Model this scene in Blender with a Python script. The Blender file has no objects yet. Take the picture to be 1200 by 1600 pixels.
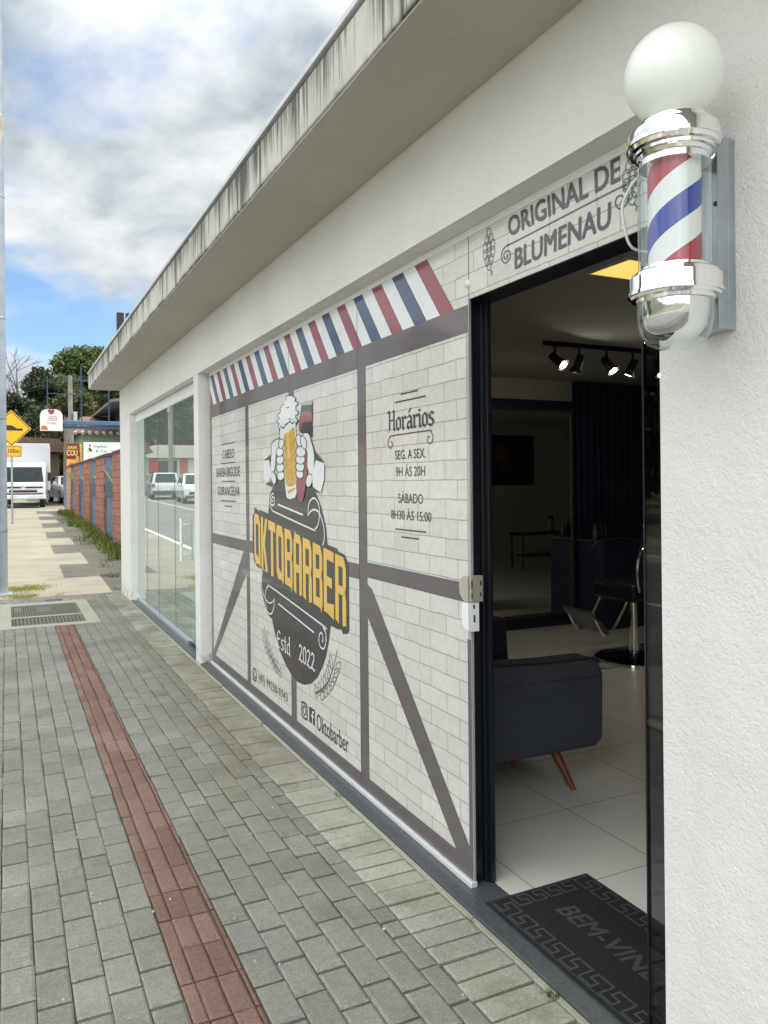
import bpy, bmesh, math, random
from mathutils import Vector, Matrix, Euler
rnd = random.Random(7)
S = bpy.context.scene
COL = S.collection
R = math.radians

# ------------------------------------------------------------------ camera
FPX, CX, VH, CAMH = 1220.0, 600.0, 754.0, 1.62
YAW, ROLL = -math.atan(590 / FPX), -0.0097
cam = bpy.data.cameras.new('camera')
cam.sensor_fit = 'AUTO'; cam.sensor_width = 36.0
cam.lens = FPX / 1600 * 36.0
cam.shift_y = (VH - 800) / 1600
cam.clip_start = 0.05; cam.clip_end = 3000
camo = bpy.data.objects.new('camera', cam); COL.objects.link(camo)
CAM_M = Matrix.Rotation(YAW, 3, 'Z') @ Matrix.Rotation(math.pi / 2, 3, 'X') @ Matrix.Rotation(ROLL, 3, 'Z')
camo.matrix_world = Matrix.Translation((0, 0, CAMH)) @ CAM_M.to_4x4()
S.camera = camo

# ------------------------------------------------------------------ light
SUN_EL, SUN_AZ = 58.0, 90.0          # the sun stands behind the shop (+X)
EXPOSURE, SUN_STRENGTH, SKY_STRENGTH = 1.04, 3.0, 0.12
S.view_settings.view_transform = 'Standard'; S.view_settings.look = 'None'
S.view_settings.gamma = 1.0; S.view_settings.use_curve_mapping = False
S.view_settings.exposure = EXPOSURE
sl = bpy.data.lights.new('sun', 'SUN'); sl.energy = SUN_STRENGTH; sl.angle = R(0.5); sl.color = (1, .93, .82)
so = bpy.data.objects.new('sun', sl); COL.objects.link(so); so.rotation_euler = (0, R(90 - SUN_EL), 0)
so.location = (30, 0, 40)

W = bpy.data.worlds.new('World'); S.world = W; W.use_nodes = True
def world():
    nt = W.node_tree; N = nt.nodes; L = nt.links
    for n in list(N): N.remove(n)
    out = N.new('ShaderNodeOutputWorld'); bg = N.new('ShaderNodeBackground'); bg.inputs[1].default_value = SKY_STRENGTH
    L.new(bg.outputs[0], out.inputs[0])
    sky = N.new('ShaderNodeTexSky'); sky.sky_type = 'NISHITA'; sky.sun_disc = False
    sky.sun_elevation = R(SUN_EL); sky.sun_rotation = R(SUN_AZ); sky.air_density = 1.0; sky.dust_density = 0.6; sky.ozone_density = 2.0
    tc = N.new('ShaderNodeTexCoord')
    def M(op, a, b=None, c=None, clamp=False):
        n = N.new('ShaderNodeMath'); n.operation = op; n.use_clamp = clamp
        for i, x in enumerate((a, b, c)):
            if x is None: continue
            if hasattr(x, 'links'): L.new(x, n.inputs[i])
            else: n.inputs[i].default_value = x
        return n.outputs[0]
    sp = N.new('ShaderNodeSeparateXYZ'); L.new(tc.outputs['Generated'], sp.inputs[0])
    x, y, z = sp.outputs
    den = M('ADD', M('MAXIMUM', z, 0.0), 0.35)
    cb = N.new('ShaderNodeCombineXYZ')
    L.new(M('DIVIDE', x, den), cb.inputs[0]); L.new(M('DIVIDE', y, den), cb.inputs[1]); L.new(M('MULTIPLY', z, 0.8), cb.inputs[2])
    def noise(scale, det, rough, dist, off):
        mp = N.new('ShaderNodeMapping'); mp.inputs['Location'].default_value = off; L.new(cb.outputs[0], mp.inputs[0])
        n = N.new('ShaderNodeTexNoise'); n.inputs['Scale'].default_value = scale; n.inputs['Detail'].default_value = det
        n.inputs['Roughness'].default_value = rough; n.inputs['Distortion'].default_value = dist
        L.new(mp.outputs[0], n.inputs[0]); return n.outputs[0]
    n1 = noise(2.1, 9, .52, .25, (3.1, 1.7, .4))
    n2 = noise(1.7, 6, .5, .6, (7.3, 2.2, 5))
    n3 = noise(5.0, 7, .55, .3, (1.3, 9.2, 2))
    # the cover thickens with height, a clear blue belt stays low over the street
    cover = M('MULTIPLY_ADD', z, 1.15, -0.22)
    cover = M('MINIMUM', cover, 0.105)
    cover = M('ADD', cover, M('MULTIPLY', M('MAXIMUM', M('SUBTRACT', .165, z), 0.0), 2.6))
    cover = M('ADD', cover, M('MULTIPLY', M('MAXIMUM', M('MAXIMUM', M('SUBTRACT', -0.15, x), M('SUBTRACT', -0.1, y)), M('SUBTRACT', z, .6)), .8, clamp=True))  # extra cloud added out of view, so less blue reaches the shaded front
    mraw = M('ADD', n1, cover)
    mask = N.new('ShaderNodeMapRange'); mask.interpolation_type = 'SMOOTHSTEP'
    L.new(mraw, mask.inputs[0]); mask.inputs[1].default_value = .42; mask.inputs[2].default_value = .60
    shade = M('MULTIPLY_ADD', n2, 0.75, M('MULTIPLY_ADD', n3, .45, M('MULTIPLY', n1, -0.25)))
    cr = N.new('ShaderNodeValToRGB'); L.new(shade, cr.inputs[0])
    e = cr.color_ramp.elements
    e[0].position = .36; e[0].color = (.38, .44, .50, 1); e[1].position = .56; e[1].color = (.94, .965, .97, 1)
    m = e.new(.44); m.color = (.60, .66, .70, 1)
    # brightness added to clouds overhead, left and behind the camera to lift the shade
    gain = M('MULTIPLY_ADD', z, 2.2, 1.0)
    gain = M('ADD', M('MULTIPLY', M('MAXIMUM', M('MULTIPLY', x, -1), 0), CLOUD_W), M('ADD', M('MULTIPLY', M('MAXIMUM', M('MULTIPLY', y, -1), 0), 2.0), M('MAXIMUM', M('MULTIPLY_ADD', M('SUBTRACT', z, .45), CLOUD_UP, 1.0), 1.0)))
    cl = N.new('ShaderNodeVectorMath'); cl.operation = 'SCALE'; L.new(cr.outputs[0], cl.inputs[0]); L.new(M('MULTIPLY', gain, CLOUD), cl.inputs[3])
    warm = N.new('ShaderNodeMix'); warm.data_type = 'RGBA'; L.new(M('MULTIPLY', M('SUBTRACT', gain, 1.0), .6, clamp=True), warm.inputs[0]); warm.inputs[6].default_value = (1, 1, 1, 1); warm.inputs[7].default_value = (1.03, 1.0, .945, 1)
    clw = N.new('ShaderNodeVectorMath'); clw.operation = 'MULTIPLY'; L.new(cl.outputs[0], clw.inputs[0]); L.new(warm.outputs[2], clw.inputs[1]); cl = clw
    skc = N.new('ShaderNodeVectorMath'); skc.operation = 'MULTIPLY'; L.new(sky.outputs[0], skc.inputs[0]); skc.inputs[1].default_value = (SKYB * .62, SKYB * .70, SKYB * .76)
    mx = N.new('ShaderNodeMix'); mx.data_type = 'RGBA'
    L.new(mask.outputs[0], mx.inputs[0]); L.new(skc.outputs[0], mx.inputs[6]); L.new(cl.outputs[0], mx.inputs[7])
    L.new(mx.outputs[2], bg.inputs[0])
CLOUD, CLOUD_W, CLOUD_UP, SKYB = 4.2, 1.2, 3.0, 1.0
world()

# ------------------------------------------------------------------ helpers
def tag(o, label=None, cat=None, group=None, kind=None):
    if label: o['label'] = label
    if cat: o['category'] = cat
    if group: o['group'] = group
    if kind: o['kind'] = kind
    return o
def thing(name, label, cat, loc=(0, 0, 0), rz=0.0, group=None):
    o = bpy.data.objects.new(name, None); COL.objects.link(o); o.empty_display_size = .2
    o.location = loc; o.rotation_euler = (0, 0, rz)
    return tag(o, label, cat, group)
def copy_tree(o, parent=None):
    c = o.copy(); COL.objects.link(c)
    if parent is not None: c.parent = parent
    for ch in list(o.children): copy_tree(ch, c)
    return c
class MB:
    def __init__(s): s.v = []; s.f = []; s.m = []
    def add(s, vs, fs, m=0):
        b = len(s.v); s.v += [tuple(p) for p in vs]
        s.f += [tuple(b + i for i in f) for f in fs]; s.m += [m] * len(fs); return s
    def box(s, x0, x1, y0, y1, z0, z1, m=0):
        return s.add([(x0, y0, z0), (x1, y0, z0), (x1, y1, z0), (x0, y1, z0), (x0, y0, z1), (x1, y0, z1), (x1, y1, z1), (x0, y1, z1)],
                     [(0, 3, 2, 1), (4, 5, 6, 7), (0, 1, 5, 4), (1, 2, 6, 5), (2, 3, 7, 6), (3, 0, 4, 7)], m)
    def prism(s, poly, axis, a, b, m=0, taper=None):
        n = len(poly)
        def P(p, t, q):
            if taper and q: 
                cx = sum(k[0] for k in poly) / n; cy = sum(k[1] for k in poly) / n
                p = (cx + (p[0] - cx) * taper, cy + (p[1] - cy) * taper)
            return {'x': (t, p[0], p[1]), 'y': (p[0], t, p[1]), 'z': (p[0], p[1], t)}[axis]
        vs = [P(p, a, 0) for p in poly] + [P(p, b, 1) for p in poly]
        fs = [tuple(range(n))[::-1], tuple(range(n, 2 * n))] + [(i, (i + 1) % n, n + (i + 1) % n, n + i) for i in range(n)]
        return s.add(vs, fs, m)
    def cyl(s, p0, p1, r0, r1=None, seg=14, m=0, caps=True):
        r1 = r0 if r1 is None else r1
        p0, p1 = Vector(p0), Vector(p1); d = (p1 - p0).normalized()
        a = d.orthogonal().normalized(); b = d.cross(a)
        vs = []
        for p, r in ((p0, r0), (p1, r1)):
            for i in range(seg):
                t = 2 * math.pi * i / seg; vs.append(p + (a * math.cos(t) + b * math.sin(t)) * r)
        fs = [(i, (i + 1) % seg, seg + (i + 1) % seg, seg + i) for i in range(seg)]
        if caps: fs += [tuple(range(seg))[::-1], tuple(range(seg, 2 * seg))]
        return s.add(vs, fs, m)
    def lathe(s, prof, c=(0, 0, 0), seg=40, m=0, a0=0, a1=2 * math.pi):
        vs = []; n = len(prof); full = abs(a1 - a0 - 2 * math.pi) < 1e-6; k = seg if full else seg + 1
        for i in range(k):
            t = a0 + (a1 - a0) * i / seg
            for r, z in prof: vs.append((c[0] + max(r, 1e-4) * math.cos(t), c[1] + max(r, 1e-4) * math.sin(t), c[2] + z))
        fs = []
        for i in range(seg):
            j = (i + 1) % k
            for q in range(n - 1): fs.append((i * n + q, j * n + q, j * n + q + 1, i * n + q + 1))
        return s.add(vs, fs, m)
    def tube(s, path, r, seg=8, m=0):
        path = [Vector(p) for p in path]; n = len(path); rr = r if isinstance(r, (list, tuple)) else [r] * n
        vs = []; a = None
        for i, p in enumerate(path):
            d = (path[min(i + 1, n - 1)] - path[max(i - 1, 0)]).normalized()
            a = d.orthogonal().normalized() if a is None else (a - d * a.dot(d)).normalized()
            b = d.cross(a)
            for k in range(seg):
                t = 2 * math.pi * k / seg; vs.append(p + (a * math.cos(t) + b * math.sin(t)) * rr[i])
        fs = []
        for i in range(n - 1):
            for k in range(seg):
                k2 = (k + 1) % seg; fs.append((i * seg + k, i * seg + k2, (i + 1) * seg + k2, (i + 1) * seg + k))
        fs += [tuple(range(seg))[::-1], tuple(range((n - 1) * seg, n * seg))]
        return s.add(vs, fs, m)
    def poly(s, pts2, d, m=0):           # flat polygon in the xy plane of the part at height d
        return s.add([(p[0], p[1], d) for p in pts2], [tuple(range(len(pts2)))], m)
    def ribbon(s, pts, w, d, m=0, closed=False):
        P = [Vector((p[0], p[1])) for p in pts]; n = len(P); vs = []
        for i in range(n):
            if closed: a, b = P[i] - P[i - 1], P[(i + 1) % n] - P[i]
            else: a, b = P[i] - P[max(i - 1, 0)], P[min(i + 1, n - 1)] - P[i]
            if a.length < 1e-9: a = b
            if b.length < 1e-9: b = a
            a = a.normalized(); b = b.normalized(); t = (a + b)
            t = t.normalized() if t.length > 1e-6 else a
            nn = Vector((-t.y, t.x)); k = max(.45, nn.dot(Vector((-a.y, a.x))))
            off = nn * (w / 2 / k); vs += [(P[i].x + off.x, P[i].y + off.y, d), (P[i].x - off.x, P[i].y - off.y, d)]
        fs = [(2 * i, 2 * i + 1, 2 * i + 3, 2 * i + 2) for i in range(n - 1)]
        if closed: fs.append((2 * n - 2, 2 * n - 1, 1, 0))
        return s.add(vs, fs, m)
    def build(s, name, mats, parent=None, smooth=None, bevel=None, matrix=None, seg=2, world=True, recalc=True):
        me = bpy.data.meshes.new(name)
        off = Vector((0, 0, 0))
        if parent is not None and world and matrix is None:
            p = parent
            while p is not None: off += p.location; p = p.parent
        me.from_pydata([tuple(Vector(p) - off) for p in s.v], [], s.f)
        for mt in (mats if isinstance(mats, (list, tuple)) else [mats]): me.materials.append(mt)
        me.polygons.foreach_set('material_index', s.m)
        if recalc:
            bm = bmesh.new(); bm.from_mesh(me); bmesh.ops.recalc_face_normals(bm, faces=bm.faces); bm.to_mesh(me); bm.free()
        if smooth is not None:
            me.polygons.foreach_set('use_smooth', [True] * len(me.polygons)); me.set_sharp_from_angle(angle=R(smooth))
        o = bpy.data.objects.new(name, me); COL.objects.link(o)
        if parent is not None: o.parent = parent
        if matrix is not None: o.matrix_basis = matrix
        if bevel:
            b = o.modifiers.new('bevel', 'BEVEL'); b.width = bevel; b.segments = seg; b.limit_method = 'ANGLE'; b.angle_limit = R(40)
            b.harden_normals = False
        return o
def smoothpath(pts, n=6, closed=False):
    out = []; P = [Vector((*p, 0)[:3]) if len(p) < 3 else Vector(p) for p in pts]; k = len(P)
    rng = range(k if closed else k - 1)
    for i in rng:
        if closed: p0, p1, p2, p3 = P[i - 1], P[i], P[(i + 1) % k], P[(i + 2) % k]
        else: p0, p1, p2, p3 = P[max(i - 1, 0)], P[i], P[i + 1], P[min(i + 2, k - 1)]
        for j in range(n):
            t = j / n
            out.append(.5 * ((2 * p1) + (-p0 + p2) * t + (2 * p0 - 5 * p1 + 4 * p2 - p3) * t * t + (-p0 + 3 * p1 - 3 * p2 + p3) * t ** 3))
    if not closed: out.append(P[-1])
    return out

# ------------------------------------------------------------------ materials
class NT:
    def __init__(s, name):
        s.mat = bpy.data.materials.new(name); s.mat.use_nodes = True; s.t = s.mat.node_tree; s.N = s.t.nodes; s.L = s.t.links
        s.b = s.N['Principled BSDF']; s.out = s.N['Material Output']; s.tc = s.N.new('ShaderNodeTexCoord')
    def set(s, sock, val):
        i = s.b.inputs[sock]
        if hasattr(val, 'links'): s.L.new(val, i)
        else: i.default_value = val
    def node(s, t, **kw):
        n = s.N.new(t)
        for k, v in kw.items():
            if hasattr(n, k): setattr(n, k, v)
        return n
    def co(s, scale=(1, 1, 1), loc=(0, 0, 0), rot=(0, 0, 0), src='Object'):
        m = s.N.new('ShaderNodeMapping'); m.inputs['Scale'].default_value = scale; m.inputs['Location'].default_value = loc; m.inputs['Rotation'].default_value = rot
        s.L.new(s.tc.outputs[src], m.inputs[0]); return m.outputs[0]
    def noise(s, scale, det=4, rough=.55, vec=None, dist=0):
        n = s.N.new('ShaderNodeTexNoise'); n.inputs['Scale'].default_value = scale; n.inputs['Detail'].default_value = det
        n.inputs['Roughness'].default_value = rough; n.inputs['Distortion'].default_value = dist
        s.L.new(vec if vec is not None else s.tc.outputs['Object'], n.inputs[0]); return n.outputs[0]
    def ramp(s, v, stops):
        r = s.N.new('ShaderNodeValToRGB'); s.L.new(v, r.inputs[0]); e = r.color_ramp.elements
        while len(e) < len(stops): e.new(.5)
        for i, (p, c) in enumerate(stops): e[i].position = p; e[i].color = (*c, 1) if not isinstance(c, (int, float)) else (c, c, c, 1)
        return r.outputs[0]
    def mix(s, f, a, b, mode='MIX'):
        m = s.N.new('ShaderNodeMix'); m.data_type = 'RGBA'; m.blend_type = mode
        for sock, val in ((0, f), (6, a), (7, b)):
            if hasattr(val, 'links'): s.L.new(val, m.inputs[sock])
            elif sock == 0: m.inputs[0].default_value = val
            else: m.inputs[sock].default_value = (*val, 1)
        return m.outputs[2]
    def math(s, op, a, b=0.0, c=0.0, clamp=False):
        n = s.N.new('ShaderNodeMath'); n.operation = op; n.use_clamp = clamp
        for i, x in enumerate((a, b, c)):
            if hasattr(x, 'links'): s.L.new(x, n.inputs[i])
            else: n.inputs[i].default_value = x
        return n.outputs[0]
    def bump(s, h, strength=.3, dist=.01):
        b = s.N.new('ShaderNodeBump'); b.inputs['Strength'].default_value = strength; b.inputs['Distance'].default_value = dist
        s.L.new(h, b.inputs['Height']); s.L.new(b.outputs[0], s.b.inputs['Normal']); return b
def hx(r, g, b):                        # sRGB 0-255 to linear
    f = lambda c: c / 255 / 12.92 if c / 255 <= .04045 else ((c / 255 + .055) / 1.055) ** 2.4
    return (f(r), f(g), f(b))
def mul(c, k): return tuple(min(1, x * k) for x in c)
def pm(name, col, rough=.6, metal=0., var=.12, scale=6., bump=0., bscale=60., bdist=.004, coat=0., spec=.5, isl=0.):
    n = NT(name); v = n.noise(scale, 5, .6)
    c = n.mix(n.ramp(v, [(.3, 0.0), (.7, 1.0)]), mul(col, 1 - var), mul(col, 1 + var))
    if isl:
        g = n.N.new('ShaderNodeNewGeometry'); r = n.ramp(g.outputs['Random Per Island'], [(0, 1 - isl), (1, 1 + isl)])
        c = n.mix(1.0, c, r, 'MULTIPLY')
    n.set('Base Color', c); n.set('Roughness', rough); n.set('Metallic', metal); n.set('Specular IOR Level', spec)
    if coat: n.set('Coat Weight', coat); n.set('Coat Roughness', .03)
    if bump: n.bump(n.noise(bscale, 4, .6), bump, bdist)
    n.mat.diffuse_color = (*col, 1); return n.mat
def emit(name, col, s):
    n = NT(name); n.set('Base Color', (*col, 1)); n.set('Emission Color', (*col, 1)); n.set('Emission Strength', s); return n.mat
MAT = {}
def mk_stucco(name, col, stain=0.):
    n = NT(name)
    big = n.noise(1.3, 4, .6)
    c = n.mix(n.ramp(big, [(.3, 0.), (.7, 1.)]), mul(col, .93), mul(col, 1.03))
    c = n.mix(n.ramp(n.noise(1.0, 6, .7, n.co((5, 5, .7))), [(.58, 0.), (.78, .16)]), c, mul(col, .62))
    if stain:
        g = n.N.new('ShaderNodeSeparateXYZ'); n.L.new(n.tc.outputs['Object'], g.inputs[0])
        sp = n.noise(9, 6, .65)
        low = n.math('MULTIPLY_ADD', g.outputs[2], -4.5, 1.0, clamp=True)
        mk = n.math('MULTIPLY', n.ramp(sp, [(.46, 0.), (.66, 1.)]), low)
        c = n.mix(n.math('MULTIPLY', mk, stain), c, hx(120, 104, 84))
    n.set('Base Color', c); n.set('Roughness', .85); n.set('Specular IOR Level', .25)
    h = n.math('ADD', n.noise(130, 4, .65), n.math('MULTIPLY', n.noise(55, 3, .5), .8))
    h = n.math('ADD', h, n.math('MULTIPLY', n.noise(7, 3, .5), 1.6))
    n.bump(h, .7, .008)
    return n.mat
WHITE = (.80, .785, .75)
MAT['stucco'] = mk_stucco('stucco', (.82, .81, .785), .3)
MAT['stucco_low'] = mk_stucco('stucco_column', (.80, .79, .77), 1.0)
def mk_fascia():
    n = NT('weathered_concrete')
    streak = n.noise(1.0, 5, .7, n.co((1, 26, 1.1)))
    fine = n.noise(1.0, 5, .7, n.co((1, 70, 2.0)))
    patch = n.noise(1.0, 4, .6, n.co((1, 2.2, .6), (0, 3, 0)))
    g = n.N.new('ShaderNodeSeparateXYZ'); n.L.new(n.tc.outputs['Object'], g.inputs[0])
    hgt = n.math('MULTIPLY', n.math('SUBTRACT', g.outputs[2], 3.06), 1 / .25, clamp=True)
    a = n.math('ADD', n.math('MULTIPLY', streak, 1.0), n.math('MULTIPLY', patch, .65))
    a = n.math('ADD', a, n.math('MULTIPLY', hgt, .20)); a = n.math('ADD', a, n.math('MULTIPLY', fine, .25))
    mk = n.ramp(a, [(.5, 0.), (1.0, 1.)])
    mr = n.N.new('ShaderNodeMapRange'); n.L.new(a, mr.inputs[0]); mr.inputs[1].default_value = 1.0; mr.inputs[2].default_value = 1.17
    c = n.mix(n.ramp(n.noise(3, 5, .6), [(.3, 0.), (.7, 1.)]), (.47, .46, .425), (.63, .62, .585))
    c = n.mix(n.math('MULTIPLY', mr.outputs[0], .88), c, (.06, .062, .05))
    edge = n.math('MULTIPLY', n.math('SUBTRACT', .30, n.math('MULTIPLY', hgt, 2.2), clamp=True), n.ramp(n.noise(2.5, 4, .6), [(.45, 0.), (.6, 3.)]), clamp=True)
    c = n.mix(edge, c, (.10, .11, .06))
    n.set('Base Color', c); n.set('Roughness', .9); n.set('Specular IOR Level', .2); n.bump(n.noise(110, 3), .5, .003); return n.mat
MAT['fascia'] = mk_fascia()
MAT['flashing'] = pm('grey_flashing', (.62, .64, .66), .45, .2, .1)
MAT['dark_gap'] = pm('gap_shade_black', (.012, .012, .012), .8)  # near-black colour painting the shade of the gap under the flashing
MAT['granite'] = pm('dark_granite', (.085, .092, .10), .35, 0, .35, 90, .05, 200)
MAT['alu'] = pm('brushed_aluminium', (.75, .75, .76), .32, .9, .05, 30)
MAT['rail'] = pm('bright_aluminium_rail', (.85, .85, .86), .4, .35, .04, 20)
MAT['navy_metal'] = pm('dark_painted_metal', (.008, .010, .018), .28, 0, .2, 10)
MAT['chrome'] = pm('chrome', (.90, .90, .89), .06, 1.0, .02, 8, .03, 30, .002)
MAT['galv'] = pm('galvanised_steel', (.42, .46, .50), .42, .75, .18, 9, .08, 40)
MAT['polegalv'] = pm('painted_pole_steel', (.27, .31, .36), .5, .3, .15, 5, .1, 30)
MAT['black'] = pm('black_metal', (.01, .01, .011), .4)
MAT['rubber'] = pm('tyre_rubber', (.018, .018, .018), .8)
MAT['white_plastic'] = pm('white_plastic', (.82, .84, .84), .4, 0, .03)
MAT['beige_metal'] = pm('satin_nickel', (.60, .56, .47), .38, .55, .08, 30)
# printed vinyl
def film(name, col, var=.04, see=0.0):
    n = NT(name); v = n.noise(14, 5, .6)
    n.set('Base Color', n.mix(n.ramp(v, [(.3, 0.), (.7, 1.)]), mul(col, 1 - var), mul(col, 1 + var)))
    n.set('Roughness', .55); n.set('Coat Weight', .55); n.set('Coat Roughness', .06)
    if see:
        tr = n.N.new('ShaderNodeBsdfTransparent'); m = n.N.new('ShaderNodeMixShader'); m.inputs[0].default_value = see
        n.L.new(n.b.outputs[0], m.inputs[1]); n.L.new(tr.outputs[0], m.inputs[2]); n.L.new(m.outputs[0], n.out.inputs[0])
    return n.mat
def mk_brickfilm():
    n = NT('printed_brick_vinyl')
    wob = n.noise(7, 4, .6); vec = n.N.new('ShaderNodeVectorMath'); vec.operation = 'MULTIPLY_ADD'
    w3 = n.N.new('ShaderNodeTexNoise'); w3.inputs['Scale'].default_value = 9; w3.inputs['Detail'].default_value = 4; n.L.new(n.tc.outputs['Object'], w3.inputs[0])
    n.L.new(w3.outputs['Color'], vec.inputs[0]); vec.inputs[1].default_value = (.016, .010, 0); n.L.new(n.co((1, 1, 1)), vec.inputs[2])
    b = n.N.new('ShaderNodeTexBrick'); n.L.new(vec.outputs[0], b.inputs[0])
    b.inputs['Scale'].default_value = 1.0; b.inputs['Brick Width'].default_value = .238; b.inputs['Row Height'].default_value = .0817
    b.inputs['Mortar Size'].default_value = .0028; b.inputs['Mortar Smooth'].default_value = .35; b.offset = .42
    b.inputs['Color1'].default_value = (.61, .61, .565, 1); b.inputs['Color2'].default_value = (.69, .69, .645, 1); b.inputs['Mortar'].default_value = (.36, .37, .33, 1)
    gate = n.ramp(n.noise(5, 3, .5), [(.36, 0.25), (.62, 1.)])
    blotch = n.ramp(n.noise(26, 6, .65), [(.3, .91), (.7, 1.07)])
    c = n.mix(1., b.outputs[0], blotch, 'MULTIPLY')
    speck = n.math('MULTIPLY', n.ramp(n.noise(30, 5, .7), [(.52, 0.), (.66, 1.)]), n.math('MULTIPLY', b.outputs['Fac'], .75))
    c = n.mix(speck, c, (.14, .14, .12))
    n.set('Base Color', c); n.set('Roughness', .55); n.set('Coat Weight', .55); n.set('Coat Roughness', .06)
    tr = n.N.new('ShaderNodeBsdfTransparent'); m = n.N.new('ShaderNodeMixShader'); m.inputs[0].default_value = .02
    n.L.new(n.b.outputs[0], m.inputs[1]); n.L.new(tr.outputs[0], m.inputs[2]); n.L.new(m.outputs[0], n.out.inputs[0])
    return n.mat
MAT['f_brick'] = mk_brickfilm()
MAT['f_timber'] = film('printed_timber_vinyl', (.135, .112, .118), .06, .06)
MAT['f_navy'] = film('navy_stripe_vinyl', (.035, .065, .16)); MAT['f_red'] = film('red_stripe_vinyl', (.27, .05, .078)); MAT['f_white'] = film('white_vinyl', (.74, .77, .78))
MAT['f_dark'] = film('charcoal_vinyl', (.042, .044, .044)); MAT['f_gold'] = film('gold_vinyl', (.76, .48, .09)); MAT['f_beer'] = film('beer_vinyl', (.60, .36, .05), .25)
MAT['f_ink'] = film('black_ink_vinyl', (.035, .036, .04)); MAT['f_grey'] = film('grey_ink_vinyl', (.10, .10, .11)); MAT['f_rose'] = film('rose_vinyl', (.30, .07, .10)); MAT['f_silver'] = film('silver_print_vinyl', (.4, .42, .42))
# glass
def mk_glass(name, tint, base, rough=.0, power=3.0, top=.95):
    n = NT(name); n.N.remove(n.b)
    lw = n.N.new('ShaderNodeLayerWeight'); lw.inputs['Blend'].default_value = .5
    f = n.math('POWER', lw.outputs['Facing'], power); f = n.math('MULTIPLY_ADD', f, top - base, base, clamp=True)
    gl = n.N.new('ShaderNodeBsdfGlossy'); gl.inputs['Roughness'].default_value = rough; gl.inputs['Color'].default_value = (.93, .97, .95, 1)
    tr = n.N.new('ShaderNodeBsdfTransparent'); tr.inputs['Color'].default_value = (*tint, 1)
    m = n.N.new('ShaderNodeMixShader'); n.L.new(f, m.inputs[0]); n.L.new(tr.outputs[0], m.inputs[1]); n.L.new(gl.outputs[0], m.inputs[2]); n.L.new(m.outputs[0], n.out.inputs[0]); return n.mat
MAT['glass_window'] = mk_glass('shop_window_glass', (.78, .88, .84), .10, .012, 2.0, 1.0)
def milk(mt):
    t = mt.node_tree; o = t.nodes['Material Output']; src = o.inputs[0].links[0].from_socket
    d = t.nodes.new('ShaderNodeBsdfDiffuse'); d.inputs[0].default_value = (.62, .70, .66, 1); m = t.nodes.new('ShaderNodeMixShader'); m.inputs[0].default_value = .16
    t.links.new(src, m.inputs[1]); t.links.new(d.outputs[0], m.inputs[2]); t.links.new(m.outputs[0], o.inputs[0])
milk(MAT['glass_window'])
MAT['glass_smoke'] = mk_glass('smoked_door_glass', (.45, .50, .52), .04, 0, 4.0, .6)
MAT['glass_clear'] = mk_glass('clear_tube_glass', (.93, .95, .96), .05, 0, 2.5, .8)
MAT['car_glass'] = pm('dark_car_glass', (.012, .020, .022), .06, 0, .5, 2.5, spec=.35)
MAT['mirror'] = pm('mirror_silver', (.75, .76, .75), .015, 1.0, .0, 5)

# pavement materials
def mk_paver(name, c1, c2, isl=.10, moss=.0):
    n = NT(name); g = n.N.new('ShaderNodeNewGeometry'); ri = g.outputs['Random Per Island']
    c = n.mix(ri, c1, c2)
    c = n.mix(1., c, n.ramp(n.noise(1.1, 6, .65), [(.3, .78), (.7, 1.14)]), 'MULTIPLY')
    c = n.mix(1., c, n.ramp(n.noise(170, 3, .75), [(.3, .60), (.72, 1.38)]), 'MULTIPLY')
    c = n.mix(1., c, n.ramp(n.noise(38, 5, .7), [(.35, .86), (.7, 1.08)]), 'MULTIPLY')
    if moss:
        gx = n.N.new('ShaderNodeSeparateXYZ'); n.L.new(n.tc.outputs['Object'], gx.inputs[0])
        near = n.math('MULTIPLY', n.math('MULTIPLY_ADD', gx.outputs[0], 2.2, -1.75, clamp=True), n.math('MULTIPLY_ADD', gx.outputs[1], .5, -.9, clamp=True))
        c = n.mix(n.math('MULTIPLY', n.ramp(n.noise(1.7, 5, .65, n.co((1, .6, 1))), [(.42, 0.), (.62, .8)]), near), c, (.215, .197, .13))
        c = n.mix(n.ramp(n.noise(15, 6, .75), [(.60, 0.), (.70, .35)]), c, (.42, .42, .38))
        c = n.mix(n.ramp(n.noise(5, 6, .75, n.co((1, 1, 1), (4, 2, 0))), [(.60, 0.), (.74, .45)]), c, (.13, .13, .11))
    if moss: c = n.mix(n.math('MULTIPLY', n.ramp(n.noise(2.3, 6, .65), [(.52, 0.), (.72, 1.)]), moss), c, (.12, .125, .07))
    n.set('Base Color', c); n.set('Roughness', .9); n.set('Specular IOR Level', .25)
    n.bump(n.math('ADD', n.noise(260, 3, .7), n.math('MULTIPLY', n.noise(60, 4), .6)), .5, .003); return n.mat
MAT['paver'] = mk_paver('grey_paver', (.262, .252, .226), (.322, .312, .284), moss=.4)
MAT['paver_light'] = mk_paver('pale_border_paver', (.385, .37, .315), (.47, .455, .395), moss=.5)
MAT['paver_red'] = mk_paver('red_tactile_paver', (.225, .138, .112), (.295, .184, .150))
def mk_joint():
    n = NT('joint_sand'); c = n.mix(n.ramp(n.noise(2.6, 6, .65), [(.46, 0.), (.62, 1.)]), (.15, .135, .10), (.07, .085, .03))
    n.set('Base Color', c); n.set('Roughness', 1.); n.bump(n.noise(200, 3), .6, .006); return n.mat
MAT['joint'] = mk_joint()
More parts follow.
